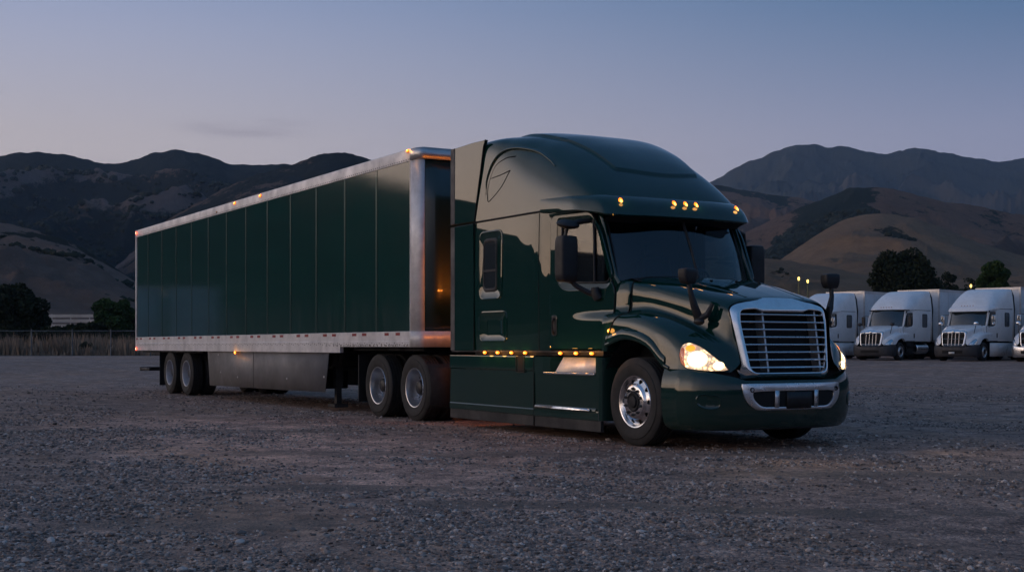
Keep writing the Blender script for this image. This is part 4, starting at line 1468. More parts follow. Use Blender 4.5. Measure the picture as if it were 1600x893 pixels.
def bumper(root, mat, style='main'):
    rows = []
    for s in np.linspace(-1, 1, 101):
        p, n = bumper_plan(s), bumper_n(s)
        a = abs(s)
        ztop = float(np.interp(a, [0, .42, .50, .70, 1], [.765, .765, .80, .865, .925]))
        zbot = float(np.interp(a, [0, .6, 1], [.25, .235, .215]))
        row = [tuple(p - n * .22 + Vector((0, 0, ztop - .01)))]
        for k in range(15):
            z = ztop + (zbot - ztop) * k / 14
            row.append(tuple(p + n * bumper_off(z + (.0 if k else .02)) + Vector((0, 0, z))))
        row.append(tuple(p - n * .22 + Vector((0, 0, zbot + .02))))
        rows.append(row)
    b = MB().grid(rows).out('bumper', mat, root, smooth=40)

    def on(y, z, o=0):
        s = bumper_s(y); p, n = bumper_plan(s), bumper_n(s)
        return tuple(p + n * (bumper_off(z) + o) + Vector((0, 0, z)))
    if style == 'main':
        A = roundpoly([(-.715, .735), (.715, .735), (.69, .55), (.54, .440), (-.54, .440), (-.69, .55)], [.02, .02, .10, .06, .06, .10], 6)
        B = roundpoly([(-.585, .648), (.585, .648), (.58, .56), (.475, .478), (-.475, .478), (-.58, .56)], [.03, .03, .08, .05, .05, .08], 6)
        c = (0, .58)
        rA, rB = radial(A, c, 180), radial(B, c, 180)
        rows = []
        for t, o in ((0, 0.0), (.03, .012), (.5, .020), (.95, .012), (1, -.012)):
            rows.append([on(a[0] * (1 - t) + q[0] * t, a[1] * (1 - t) + q[1] * t, o) for a, q in zip(rA, rB)])
        ins = MB().grid(rows, cv=True).out('bumper_insert', M_BARS, b, smooth=60)
        ap = MB()
        ap.grid([[on(q[0] * t, .56 + (q[1] - .56) * t, .003) for q in rB] for t in (1.01, .8, .6, .4, .2, .02)], cv=True)
        ap.out('air_intake', M_SEAM, ins, smooth=180)
        for y in (-.285, .285):
            MB().grid([[on(y + e, z, .012) for z in (.470, .53, .58, .655)] for e in (-.028, .028)]).out('intake_strut', M_BARS, ins, solid=.01)
        # towing bracket box
        MB().grid([[on(y, z, .016) for z in (.455, .56, .638)] for y in np.linspace(-.155, .205, 7)]).out('tow_plate', M_BLACK, ins, solid=.012)
        for y in (-.60, .62):
            p = Vector(on(y, .665, .021))
            MB().lathe([(-.012, .026), (.004, .026), (.006, .02), (-.006, .016), (-.008, .001)], tuple(p), 20, 'x').out('tow_hole', M_SEAM, ins)
        # moulded fog lamp recesses near both corners
        for sg in (-1, 1):
            lp = roundpoly([(sg * .93, .60), (sg * 1.115, .62), (sg * 1.12, .50), (sg * 1.04, .455), (sg * .93, .47)], .05, 5)
            rc = radial(lp, (sg * 1.02, .54), 48)
            MB().grid([[on(sg * 1.02 + (y - sg * 1.02) * t, .54 + (z - .54) * t, o) for y, z in rc] for t, o in ((1.06, .001), (1.0, .010), (.92, .004), (.85, -.0), (.1, .002))], cv=True).out('fog_recess', mat, b, smooth=70)
        MB().tube([on(y, .255, -.045) for y in np.linspace(-1.17, 1.17, 41)], (.018, .03), 8).out('bumper_lip', M_BLACK, b)
    else:
        MB().grid([[on(y, z, .004) for z in (.42, .5, .58)] for y in np.linspace(-.55, .55, 9)]).out('air_intake', M_SEAM, b)
    return b, on


HL_OUT = roundpoly([(-.125, 1.055), (-.105, 1.155), (-.02, 1.185), (.12, 1.13), (.27, 1.02), (.40, .91), (.43, .868), (.20, .868), (-.04, .895), (-.105, .955)], [.04, .05, .05, .06, .06, .03, .02, .06, .05, .04], 5)


def headlight(root, s, lit=True, bvh=None):
    """follows the fender surface; s=-1 right side"""
    e = Vector((.78, .62, 0))
    nrm = Vector((.62, -.78, 0))

    def hit(h, z, o):
        p = Vector((0, 0, 0)) + e * h + Vector((0, 0, z)) + nrm * 3
        r = bvh.ray_cast(p, -nrm)
        if r[0] is None: q = e * h + Vector((0, 0, z)) + nrm * 1.30
        else: q = r[0]
        q = q + nrm * o
        return (q.x, q.y * (-s), q.z)
    c = (.09, 1.0)
    L = radial(HL_OUT, c, 72)

    def patch(loop, cc, offs, ts):
        return MB().grid([[hit(cc[0] + (a[0] - cc[0]) * t, cc[1] + (a[1] - cc[1]) * t, o) for a in loop] for t, o in zip(ts, offs)], cv=True)
    base = patch(L, c, (-.03, .006, .010, .010, .010, .010), (1.05, 1.03, .9, .6, .3, .01)).out('headlight', M_SEAM, root, smooth=60)
    refl = patch(L, c, (.012, .013, .013, .013, .013, .013), (.975, .8, .6, .4, .2, .01)).out('reflector', M_REFL if lit else M_POL, base, smooth=60)
    # bulbs: main and inner
    if lit:
        for (h, z, r) in ((.085, .995, .115), (.315, .925, .060)):
            loop = [(h + r * math.cos(a), z + r * .78 * math.sin(a)) for a in [2 * math.pi * k / 24 for k in range(24)]]
            patch(loop, (h, z), (.0135, .016, .017, .018), (1.0, .8, .5, .02)).out('reflector_bowl', M_BOWL, base, smooth=80)
        for (h, z, r) in ((.085, .995, .068), (.320, .922, .034)):
            loop = [(h + r * math.cos(a), z + r * math.sin(a)) for a in [2 * math.pi * k / 24 for k in range(24)]]
            patch(loop, (h, z), (.014, .020, .024, .026), (1.0, .8, .5, .02)).out('bulb', M_HEAD, base, smooth=80)
        loop = [(.00 + .055 * math.cos(a), 1.115 + .034 * math.sin(a)) for a in [2 * math.pi * k / 20 for k in range(20)]]
        patch(loop, (.00, 1.115), (.014, .022, .024), (1.0, .6, .02)).out('turn_bulb', M_AMBER, base, smooth=80)
    # amber marker strip on the outer edge
    st = roundpoly([(-.122, 1.05), (-.095, 1.14), (-.060, 1.10), (-.065, .97), (-.03, .90), (-.10, .95)], .02, 3)
    A = radial(st, (-.088, 1.03), 30)
    patch(A, (-.088, 1.03), (.016, .018, .018), (1, .6, .02)).out('turn_signal', simple('amber_lens', (.55, .10, .02), .15, 0, 1, Emission_Strength=.25, Emission_Color=(1, .16, .03, 1)) if lit else M_POL, base, smooth=80)
    patch(L, c, (.014, .034, .040, .042, .042, .042), (1.0, .94, .8, .55, .3, .01)).out('lens', M_LENS, base, smooth=80)
    if lit:
        l = bpy.data.lights.new('headlight_beam', 'SPOT'); l.energy = 26; l.color = (1, .80, .52)
        l.spot_size = math.radians(105); l.spot_blend = .9; l.shadow_soft_size = .08
        lo = bpy.data.objects.new('headlight_beam', l); COL.objects.link(lo); lo.parent = base
        lo.location = (1.36, -(-s) * .98 if False else s * .98, 1.0)
        lo.rotation_euler = Vector((1, s * .12, -.13)).to_track_quat('-Z', 'Y').to_euler()
    return base


def mirror(root, s, P):
    """tall double mirror on a swan-neck arm at the door"""
    mb = MB()
    x0, y0 = -1.02, s * 1.47
    shape = roundpoly([(-.135, -.09), (.135, -.09), (.12, .075), (-.12, .085)], .04, 5)
    rows = []
    for z, k in ((1.905, .75), (1.93, .93), (2.0, 1.0), (2.3, 1.0), (2.40, .97), (2.445, .86), (2.455, .6)):
        rows.append([(x0 + b * k * 1.0 + .02, y0 + a * k, z) for a, b in shape])
    mb.grid(rows, cv=True, cap=True)
    h = mb.out('mirror', M_BLACK, root, smooth=50)
    arm = MB()
    arm.tube([(-.83, s * 1.13, 1.70), (-.85, s * 1.16, 1.78), (-.85, s * 1.17, 1.84)], [.06, .065, .045], 10)
    arm.tube([(-.85, s * 1.16, 1.76), (-.90, s * 1.24, 1.78), (-.98, s * 1.36, 1.86), (-1.02, s * 1.43, 1.95)], [(.03, .045), (.026, .034), (.024, .03), (.03, .03)], 10)
    arm.tube([(-1.03, s * 1.45, 1.97), (-1.10, s * 1.44, 2.1), (-1.13, s * 1.42, 2.45), (-1.12, s * 1.38, 2.60), (-1.10, s * 1.25, 2.64), (-1.06, s * 1.10, 2.66)], [.02, .02, .02, .03, .035, .03], 8)
    arm.out('mirror_arm', M_BLACK, h)
    # look-down mirror above
    if s < 0: MB().ell((-1.06, s * 1.42, 2.60), (.15, .14, .055), 16, 8, Matrix.Rotation(.25, 3, 'Y')).out('look_down_mirror', M_BLACK, h)
    MB().grid([[(x0 - .085 + .02, y0 + a, z) for z in (1.96, 2.40)] for a in (-.10, .10)]).out('mirror_glass', M_CHROME, h)
    return h


def hood_mirror(root, s):
    mb = MB()
    hx, hy, hz = .80, s * 1.06, 1.90
    rows = []
    shape = roundpoly([(-.115, -.07), (.115, -.07), (.10, .05), (-.10, .05)], .03, 4)
    rot = Matrix.Rotation(-s * .15, 3, 'Z')
    for z, k in ((-.085, .62), (-.07, .80), (-.02, .95), (.04, 1.0), (.075, .96), (.085, .7)):
        rows.append([tuple(Vector((hx, hy, hz + z)) + rot @ Vector((b * k, a * k, 0))) for a, b in shape])
    mb.grid(rows, cv=True, cap=True)
    h = mb.out('hood_mirror', M_BLACK, root, smooth=50)
    a = MB()
    a.tube([(hx, hy, hz - .07), (.82, s * 1.05, 1.72), (.83, s * 1.01, 1.58), (.82, s * .94, 1.44)], [(.025, .03), (.028, .03), (.04, .045), (.055, .05)], 10)
    a.tube([(.82, s * .96, 1.42), (.92, s * .90, 1.48), (.96, s * .86, 1.60)], [(.04, .04), (.03, .035), (.02, .02)], 8)
    a.ell((.84, s * .95, 1.405), (.075, .05, .04), 14, 8)
    a.out('mirror_stalk', M_BLACK, h)
    return h


def build_main_tractor():
    root = empty('semi_tractor', (0, 0, 0), 'dark green sleeper truck with chrome grille and lit headlights in the foreground', 'semi truck')
    P = M_GREEN
    build_shell(root, P)
    for s in (-1, 1): build_side(root, s, P)
    # --- roof details
    vz = visor_mesh().out('sun_visor', P, root, smooth=50)
    MB().grid([[tuple(visor_geo(s)[1].lerp(visor_geo(s)[0], 0) + Vector((-d, 0, -.012 + h))) for d, h in ((.03, 0), (.12, -.02), (.22, -.06))] for s in np.linspace(-.70, .70, 21)]).out('visor_underside', M_SEAM, vz)
    for y in (-.9, -.17, 0, .17, .9):
        ss = np.linspace(-.75, .75, 301)
        s = float(np.interp(y, [(visor_geo(q)[0].y + visor_geo(q)[1].y) / 2 for q in ss], ss))
        t, b = visor_geo(s)
        p = t.lerp(b, .42)
        n = Vector((b.x - t.x, b.y - t.y, 0)); p = p + n * .108 + Vector((-.002, 0, .018))
        marker(vz, p, (.92, .25 * y, .42), (.030, .056), light=.30)
    # outline grooves and raised arch on the roof side (sleeper skylight moulding), both sides
    for s in (-1, 1):
        def rp(x, z, o=0.004):
            # point on roof side at height z
            T, w, p = float(T_roof(x)), float(W_roof(x)), float(P_roof(x))
            h = T - 2.86; zz = min(.999, max(0.0, (z - 2.86) / h))
            yy = (1 - zz ** p) ** (1 / p)
            return (x, s * (w * yy * (1 - .035 * zz) + o), z)
        def curve(pts, n=10): return [tuple(q) for q in catmull(np.array(pts), n)]
        outl = curve([(-3.37, 3.12), (-3.36, 3.31), (-3.20, 3.55), (-2.94, 3.64), (-2.72, 3.645)])
        MB().tube([rp(x, z) for x, z in outl], .008, 6).out('moulding_line', M_SEAM, root)
        MB().tube([rp(x, z) for x, z in curve([(-3.37, 3.12), (-3.31, 3.11), (-3.01, 3.27), (-2.80, 3.465)])], .006, 6).out('moulding_line', M_SEAM, root)
        MB().tube([rp(x, z) for x, z in curve([(-3.31, 3.41), (-3.05, 3.43), (-2.80, 3.465)])], .007, 6).out('moulding_line', M_SEAM, root)
        MB().tube([rp(x, z, .0) for x, z in curve([(-3.42, 3.20), (-3.40, 3.40), (-3.26, 3.60), (-3.02, 3.74), (-2.72, 3.755), (-2.3, 3.66), (-2.0, 3.52), (-1.85, 3.42)])], [(.012 + .028 * math.sin(math.pi * k / 70), .012 + .012 * math.sin(math.pi * k / 70)) for k in range(71)], 10).out('roof_moulding', P, root, smooth=80)
    # --- side extenders behind the sleeper
    for s in (-1, 1):
        ext = MB()
        yo = 1.228
        ext.grid([[(x0, s * y, z) for y in (yo, yo - .035)] for x0, z in ((-4.30, 1.075), (-4.30, 2.835), (-3.735, 2.835), (-3.735, 1.075))], cu=True, cv=True)
        v = [(-4.30, s * yo, 1.075), (-4.30, s * yo, 2.835), (-3.735, s * yo, 2.835), (-3.735, s * yo, 1.075)]
        ext.add(v, [(0, 1, 2, 3)])
        e = ext.out('side_extender', P, root, smooth=20, bevel=.006)
        up = [(-4.30, 2.865), (-4.30, 3.952), (-3.80, 3.962), (-3.42, 3.955), (-3.48, 3.86), (-3.55, 3.55), (-3.66, 3.15), (-3.73, 2.865)]
        MB().prism(up, lambda x, z: (x, s * (yo - .010 * max(0, z - 3.5)), z), lambda x, z: (x, s * (yo - .05), z)).out('upper_extender', P, e, smooth=30, bevel=.006)
        for z0, z1 in ((1.075, 2.83), (2.87, 3.952)):
            MB().bb(-4.425, -4.303, s * (yo - .025), s * (yo + .002), z0, z1).out('rubber_flap', M_EXT, e, bevel=.006)
        seam = []
        for k in range(14):
            z = 2.865 + 1.09 * k / 13
            seam.append((float(np.interp(z, [2.865, 3.15, 3.55, 3.86, 3.955], [-3.725, -3.655, -3.545, -3.475, -3.415])), s * (yo - .010 * max(0, z - 3.5)), z))
        MB().tube([(-3.735, s * 1.228, 1.08), (-3.735, s * 1.228, 2.84)] + seam, .010, 6).out('extender_gap', M_SEAM, e)
    # roof rear deck filler
    # --- luggage doors and sleeper windows
    for s in (-1, 1):
        def sy(x, z, o=0): return (x, s * (lower_halfwidth(x) - .012 * ((z - 1.9) / .9) ** 2 + o), z)
        A = roundpoly([(-3.60, 1.76), (-2.96, 1.76), (-2.96, 2.71), (-3.60, 2.71)], .13, 6)
        c = (-3.28, 2.235)
        L = radial(A, c, 120)
        lid = MB().grid([[sy(c[0] + (x - c[0]) * t, c[1] + (z - c[1]) * tz, o) for x, z in L] for t, tz, o in ((1.0, 1.0, -.004), (.985, .99, .010), (.93, .955, .014), (.89, .93, .004), (.5, .6, .004))], cv=True).out('sleeper_window', P, root, smooth=50)
        W = roundpoly([(-3.44, 1.92), (-3.12, 1.92), (-3.12, 2.55), (-3.44, 2.55)], .07, 6)
        LW = radial(W, c, 90)
        MB().grid([[sy(c[0] + (x - c[0]) * t, c[1] + (z - c[1]) * t, o) for x, z in LW] for t, o in ((1.16, .004), (1.12, .018), (1.02, .018), (.99, .008))], cv=True).out('window_frame', M_RUB, lid, smooth=50)
        MB().grid([[sy(c[0] + (x - c[0]) * t, c[1] + (z - c[1]) * t, .009) for x, z in LW] for t in (1.0, .5, .02)], cv=True).out('pane', M_DGLASS, lid, smooth=80)
        MB().bb(-3.44, -3.12, s * 1.228, s * 1.240, 2.145, 2.175).out('window_bar', M_RUB, lid)
        A2 = roundpoly([(-3.60, 1.19), (-2.84, 1.19), (-2.84, 1.615), (-3.60, 1.615)], .10, 6)
        c2 = (-3.22, 1.40)
        L2 = radial(A2, c2, 120)
        MB().grid([[sy(c2[0] + (x - c2[0]) * t, c2[1] + (z - c2[1]) * t2, o) for x, z in L2] for t, t2, o in ((1.0, 1.0, -.004), (.985, .975, .010), (.95, .91, .012), (.93, .87, .003), (.4, .4, .003))], cv=True).out('luggage_door', P, root, smooth=50)
        MB().tube([sy(-2.06, z, .0005) for z in (1.08, 1.9, 2.3, 2.83)], .005, 6).out('body_seam', M_SEAM, root)
    # --- lamp strip, skirts, steps on both sides
    for s in (-1, 1):
        MB().bb(-3.74, -.62, s * 1.205, s * 1.10, 1.022, 1.078).out('lamp_rail', M_DARK, root)
        MB().bb(-4.40, -.60, s * 1.223, s * 1.205, 1.056, 1.080).out('lamp_trim', M_RUB, root)
        for x in (-3.42, -3.07, -2.71, -2.36, -1.52, -1.17, -.83):
            marker(root, (x, s * 1.232, 1.050), (0, s, -.05), (.044, .021), light=.8 if s < 0 else 0)
        y1 = 1.222
        # rear skirt, front skirt (with step wells)
        sk = MB()
        prof = [(1.012, -.03), (1.008, -.004), (.985, 0), (.83, 0), (.815, -.014), (.78, -.014), (.50, -.008), (.34, -.006), (.325, .004), (.25, .004)]
        def skirt(x0, x1, name, mat, pr):
            return MB().grid([[(x, s * (y1 + o), z) for z, o in pr] + [(x, s * (y1 - .06), pr[-1][0]), (x, s * (y1 - .06), pr[0][0])] for x in np.linspace(x0, x1, 12)], cv=True, cap=True).out(name, mat, root, smooth=25)
        sr = skirt(-4.46, -2.17, 'rear_skirt', P, prof)
        MB().bb(-4.455, -2.175, s * (y1 - .05), s * (y1 - .004), .115, .248).out('skirt_rubber', M_RUB, sr, bevel=.006)
        MB().bb(-2.58, -2.42, s * 1.19, s * (y1 + .002), .80, 1.015).out('filler_recess', M_SEAM, sr, bevel=.02)
        MB().tube([(-2.60, s * 1.224, .80), (-2.60, s * 1.224, 1.0), (-2.40, s * 1.224, 1.0), (-2.40, s * 1.224, .80)], .008, 6, closed=True, up=Vector((0, 1, 0))).out('filler_bezel', M_BLACK, sr)
        # front skirt outline with two step cut-outs built from stacked bands
        fs = MB()
        x0, x1 = -2.155, -.70
        def band(za, zb, oa, ob, xa=x0, xb=x1):
            fs.grid([[(x, s * (y1 + oa), za), (x, s * (y1 + ob), zb)] for x in np.linspace(xa, xb, 10)])
        band(.25, .34, .004, .004); band(.34, .36, .004, .0); band(.36, .80, -.012, -.006, -2.155, -.70)
        band(.80, 1.005, .0, .0, -2.155, -1.93)
        band(.80, 1.005, .0, .0, -.76, -.70)
        # inward scoop behind upper step
        fs.grid([[(-1.93, s * y1, z), (-1.80, s * (y1 - .02), z), (-1.74, s * (y1 - .12), z)] for z in (.80, .9, 1.005)])
        fs.grid([[(-1.74, s * (y1 - .12), z), (-.76, s * (y1 - .12), z)] for z in (.80, 1.0)])
        fs.grid([[(-.76, s * (y1 - .12), z), (-.76, s * y1, z)] for z in (.80, 1.0)])
        fs.grid([[(-.70, s * y1, z), (-.655, s * (y1 - .02), z), (-.62, s * (y1 - .10), z), (-.62, s * (y1 - .3), z)] for z in (.25, .5, .8, 1.005)])
        f = fs.out('front_skirt', P, root, smooth=30)
        MB().bb(-2.15, -.66, s * (y1 - .05), s * (y1 - .004), .115, .248).out('skirt_rubber', M_RUB, f, bevel=.006)
        MB().tube([(-2.162, s * y1, .12), (-2.162, s * y1, 1.005)], .007, 6).out('skirt_seam', M_SEAM, f)
        # upper step: bright kick plate and tread
        MB().grid([[(-1.66 + .08 * t, s * (y1 - .01 - .07 * t), .815 + .185 * t), (-.78 + .0 * t, s * (y1 - .01 - .07 * t), .815 + .185 * t)] for t in (0, 1)]).out('kick_plate', M_KICK, f, solid=.006)
        st = MB().bb(-1.92, -.78, s * (y1 - .14), s * (y1 + .012), .785, .812)
        st.out('step_tread', M_POL, f, bevel=.006)
        tt = MB()
        for k in range(22): tt.bb(-1.90 + k * .05, -1.87 + k * .05, s * (y1 - .12), s * (y1 + .006), .812, .8165)
        tt.out('tread_grip', M_STEEL, f)
        # lower step in a scooped pocket
        pk = MB().grid([[(x, s * (y1 - .010 + o), z) for z, o in ((.395, .0), (.375, .016), (.35, .016), (.30, .010), (.265, .004))] for x in np.linspace(-2.14, -.76, 12)])
        pk.out('lower_step', P, f, smooth=60)
        lt = MB()
        lt.grid([[(x, s * (y1 + o), z) for z, o in ((.378, -.03), (.384, .018), (.362, .026), (.352, .020))] for x in (-2.1, -1.5, -.86)])
        lt.out('step_tread', M_POL, f, solid=.004)
    # --- hood
    hm = hood_mesh()
    hood = hm.out('hood', P, root, smooth=60)
    bvh = BVHTree.FromPolygons([Vector(v) for v in hm.v], hm.f)
    for s in (-1, 1):
        edge = hood_surface()[:, -1, :]
        MB().tube([(p[0], s * (p[1] - .002), p[2] + .0) for p in edge[:: 3] if p[0] < .66], [(.016, .024)] * len([1 for p in edge[::3] if p[0] < .66]), 8).out('arch_trim', P, hood, smooth=80)
        # flared brow above the wheel opening
        rows = []
        for p in edge[::3]:
            if p[0] > .62: continue
            k = math.sin(math.pi * min(1, max(0, (p[0] + .56) / 1.2))) ** .6
            rows.append([(p[0], s * (p[1] - .004), p[2] + .105), (p[0], s * (p[1] + .022 * k), p[2] + .085), (p[0], s * (p[1] + .036 * k), p[2] + .045), (p[0], s * (p[1] + .030 * k), p[2] - .004), (p[0], s * (p[1] - .03), p[2] - .012)])
        MB().grid(rows).out('wheel_brow', P, hood, smooth=60)
        # hood rear shut line
        r0 = HOOD_CP[0]
        MB().tube([(x - .004, s * (y + .001), z + .0) for x, y, z in [tuple(q) for q in catmull(np.array(r0), 6)][12:]], .009, 6).out('hood_gap', M_SEAM, hood)
        marker(root, (-.495, s * 1.212, 1.315), (-.1, s, .05), (.034, .026), 'side_marker', light=.35)
        # inner wheel well
        rows = []
        for a in np.linspace(-.15, math.pi + .25, 22):
            rows.append([(-.03 + .70 * math.cos(a), s * y, .50 + .72 * math.sin(a)) for y in (1.16, .78)])
        MB().grid(rows).out('wheel_well', M_DARK, root, smooth=60)
        MB().bb(-.75, .7, s * .78, s * .76, .2, 1.4).out('inner_fender', M_DARK, root)
    # little spray nozzles and hood fittings
    for (h_, y_) in ((.12, -.60), (.14, -.20), (.14, .18), (.12, .55)):
        r = bvh.ray_cast(Vector((h_, y_, 3)), Vector((0, 0, -1)))
        if r[0]: MB().ell(tuple(r[0] + Vector((0, 0, .006))), (.022, .018, .012), 10, 6).out('washer_nozzle', M_BLACK, hood)
    # raised panel lines along the hood top
    for s in (-1, 1):
        pts = []
        for x in np.linspace(-.25, 1.0, 20):
            y = s * (.62 - .20 * (x + .25) / 1.25)
            r = bvh.ray_cast(Vector((x, y, 3)), Vector((0, 0, -1)))
            if r[0]: pts.append(tuple(r[0] + Vector((0, 0, -.002))))
        MB().tube(pts, (.02, .008), 8).out('hood_crease', P, hood, smooth=80)
    for y in (-.82, -.56, -.30, .30):
        marker(root, (-3.765, y, 1.96), (-1, 0, 0), (.055, .045), 'rear_cab_lamp', mat=M_CABLAMP, hot=False, light=8.0, col=(1, .24, .03))
    grille(root, M_CHROME, 8, (-.27, .52))
    b, on = bumper(root, P)
    # dark gap between grille and bumper
    MB().grid([[(min(bumper_plan(bumper_s(y)).x - .06, grille_x(y, .8) - .10), y, z) for z in (.70, .76, .86)] for y in np.linspace(-.95, .95, 13)]).out('bumper_gap', M_SEAM, root)
    for s in (-1, 1):
        headlight(root, s, True, bvh)
        mirror(root, s, P)
        hood_mirror(root, s)
    # --- chassis
    ch = MB()
    for y in (-.43, .43):
        ch.bb(-7.9, 1.0, y - .04, y + .04, .72, .98)
    for x in (-7.8, -6.3, -4.8, -3.5, -2, -.6, .7): ch.bb(x - .06, x + .06, -.40, .40, .75, .95)
    ch.bb(-3.9, -1.2, -1.1, 1.1, .35, 1.0)
    ch.bb(-.9, .95, -.40, .40, .5, 1.3)
    ch.out('chassis', M_DARK, root, bevel=.01)
    ax = MB().tube([(0, -1.0, .47), (0, 1.0, .47)], .06, 10).tube([(-5.641, -.9, .5), (-5.641, .9, .5)], .09, 10).tube([(-6.957, -.9, .5), (-6.957, .9, .5)], .09, 10)
    for x in (-5.641, -6.957): ax.ell((x, 0, .5), (.24, .22, .22), 14, 10)
    ax.out('axle', M_DARK, root)
    fw = MB().bb(-6.75, -5.75, -.45, .45, 1.0, 1.08).bb(-7.35, -6.75, -.40, -.12, .98, 1.06).bb(-7.35, -6.75, .12, .40, .98, 1.06)
    fw.out('fifth_wheel', M_DARK, root, bevel=.02)
    for s in (-1, 1):
        for x in (-6.957, -5.641):
            # quarter fenders / mud guards
            pass
        rows = []
        for a in np.linspace(math.radians(-28), math.radians(38), 9):
            rows.append([(-5.641 + .60 * math.cos(a), s * y, .50 + .60 * math.sin(a)) for y in (1.235, .62)])
        MB().grid(rows).out('quarter_fender', M_DARK, root, solid=.012)
        MB().bb(-7.66, -7.64, s * .62, s * 1.235, .22, 1.0).out('mud_flap', M_BLACK, root)
    for s in (-1, 1):
        wheel(root, 0, s * 1.075, s, 'steer', M_POL)
        for x in (-5.641, -6.957):
            wheel(root, x, s * 1.075, s, 'drive', M_WHEELALU, dual=True)
    return root


TRACTOR = build_main_tractor()


# ------------------------------------------------------------------ the green trailer
def build_trailer():
    X0 = -5.27
    root = empty('box_trailer', (X0, 0, 0), 'long dark green box trailer with pale aluminium rails behind the green truck', 'trailer')
    Lr = -16.26
    hw = 1.30

    def plan_side(s):       # side plane runs from the corner post to the rear
        return s * hw
    # side panels: 13 sheets per side with joints
    seams = [-.285] + [x - X0 for x in (-6.80, -8.06, -9.32, -10.57, -11.80, -13.04, -14.26, -15.49, -16.73, -17.94, -19.14, -20.38)] + [-16.20]
    for s in (-1, 1):
        for a, b in zip(seams[:-1], seams[1:]):
            xs = np.linspace(a - .004, b + .004, 5)
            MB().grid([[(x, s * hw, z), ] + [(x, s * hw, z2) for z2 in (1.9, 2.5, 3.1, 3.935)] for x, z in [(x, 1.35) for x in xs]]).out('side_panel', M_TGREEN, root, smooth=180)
        js = MB()
        rv = MB()
        for x in seams[1:-1]:
            js.bb(x - .028, x + .028, s * (hw + .0022), s * (hw + .0045), 1.36, 3.93)
            for k in range(52):
                z = 1.38 + k * .0495
                for dx in (-.018, .018):
                    rv.box((x + dx, s * (hw + .006), z), (.010, .004, .010))
        js.out('panel_joint', simple('joint_green', (.008, .042, .033), .30, .35, .7), root)
        rv.out('rivet_row', simple('rivet', (.06, .09, .08), .45, .6), root)
        # top rail
        tr = MB().grid([[(x, s * (hw + o), z) for o, z in ((.004, 3.925), (.012, 3.93), (.014, 4.06), (.004, 4.10), (-.03, 4.115), (-.05, 4.10), (-.03, 3.925))] for x in (-.30, Lr / 2, Lr)], cv=True, cap=True).out('top_rail', M_ALUP, root, smooth=20)
        rv = MB()
        for k in range(200): rv.box((-.35 - k * .079, s * (hw + .0145), 3.952), (.014, .006, .014))
        rv.out('rivet_row', M_STEEL, tr)
        # bottom rail: deep, its forward stretch shallower
        br = MB()
        for xa, xb, zb in ((-.30, -2.95, 1.125), (-2.95, Lr, 1.025)):
            br.grid([[(x, s * (hw + o), z) for o, z in ((.004, 1.362), (.014, 1.358), (.014, 1.215), (.020, 1.208), (.020, zb), (-.04, zb), (-.04, 1.362))] for x in (xa, xb)], cv=True, cap=True)
        brl = br.out('bottom_rail', M_ALUP, root, smooth=20)
        rv = MB()
        for k in range(170): rv.box((-.36 - k * .093, s * (hw + .021), 1.17 + .012 * ((k * 7) % 3 - 1)), (.016, .006, .014))
        for k in range(60): rv.box((-.36 - k * .045 * (1 + (k % 3) * .1), s * (hw + .0215), 1.145), (.018, .006, .018))
        rv.out('rivet_row', M_STEEL, brl)
        # conspicuity tape: red-white pairs
        for k in range(13):
            xc = -.90 - k * 1.252
            for dx, w in ((.18, .17), (-.22, .17)):
                if k == 0: w = .15
                if xc + dx < Lr + .1: continue
                MB().bb(xc + dx - w / 2, xc + dx + w / 2, s * (hw + .0146), s * (hw + .0172), 1.300, 1.342).out('red_reflector', M_REDR, brl)
        MB().bb(Lr - .01, Lr + .07, s * (hw - .05), s * (hw + .022), 1.02, 4.11).out('rear_post', M_ALUP, root, bevel=.01)
    # rounded front corner posts and nose panel
    for s in (-1, 1):
        cor = []
        for z in (1.12, 4.0):
            cor.append([(-.285 + .255 * math.sin(a) ** .8, s * (hw - .11 + .11 * math.cos(a) ** .8 + .012), z) for a in np.linspace(0, math.pi / 2, 14)])
        MB().grid(cor).out('corner_post', M_ALUP, root, smooth=60, solid=.006)
        MB().bb(-.30, -.283, s * (hw + .004), s * (hw + .018), 1.125, 4.0).out('post_edge', M_ALUP, root)
    n_ = [(-.035, y) for y in np.linspace(-1.195, 1.195, 9)]
    MB().grid([[(x + .004, y, z) for z in (1.34, 2, 2.7, 3.3, 3.92)] for x, y in n_]).out('nose_panel', simple('dark_nose_panel', (.005, .018, .013), .4, 0, 1.0, coat_rough=.10), root, solid=.006)
    # nose rails follow the rounded corners
    def noseline(z0, z1, o):
        path = [(-.285 + (.255 + o) * math.sin(a) ** .8, -(hw - .11 + (.11 + o) * math.cos(a) ** .8 + .012)) for a in np.linspace(0, math.pi / 2, 12)]
        path += [(-.03 + o, y) for y in np.linspace(-1.1, 1.1, 7)]
        path += [(x, -y) for x, y in reversed([(-.285 + (.255 + o) * math.sin(a) ** .8, -(hw - .11 + (.11 + o) * math.cos(a) ** .8 + .012)) for a in np.linspace(0, math.pi / 2, 12)])]
        return [[(x, y, z0) for x, y in path], [(x, y, z1) for x, y in path]]
    MB().grid(noseline(3.935, 4.10, .010)).out('nose_top_rail', M_ALU, root, smooth=60, solid=.02)
    MB().grid(noseline(1.12, 1.36, .008)).out('nose_bottom_rail', M_ALUP, root, smooth=60, solid=.02)
    # roof and floor
    roofp = [(-.285 + .25 * math.sin(a), -(hw - .11 + .11 * math.cos(a))) for a in np.linspace(0, math.pi / 2, 10)]
    roofp = roofp + [(x, -y) for x, y in reversed(roofp)] + [(Lr, hw - .02), (Lr, -(hw - .02))]
    MB().prism(roofp, lambda x, y: (x, y, 4.085), lambda x, y: (x, y, 4.112)).out('roof', M_WPANEL, root)
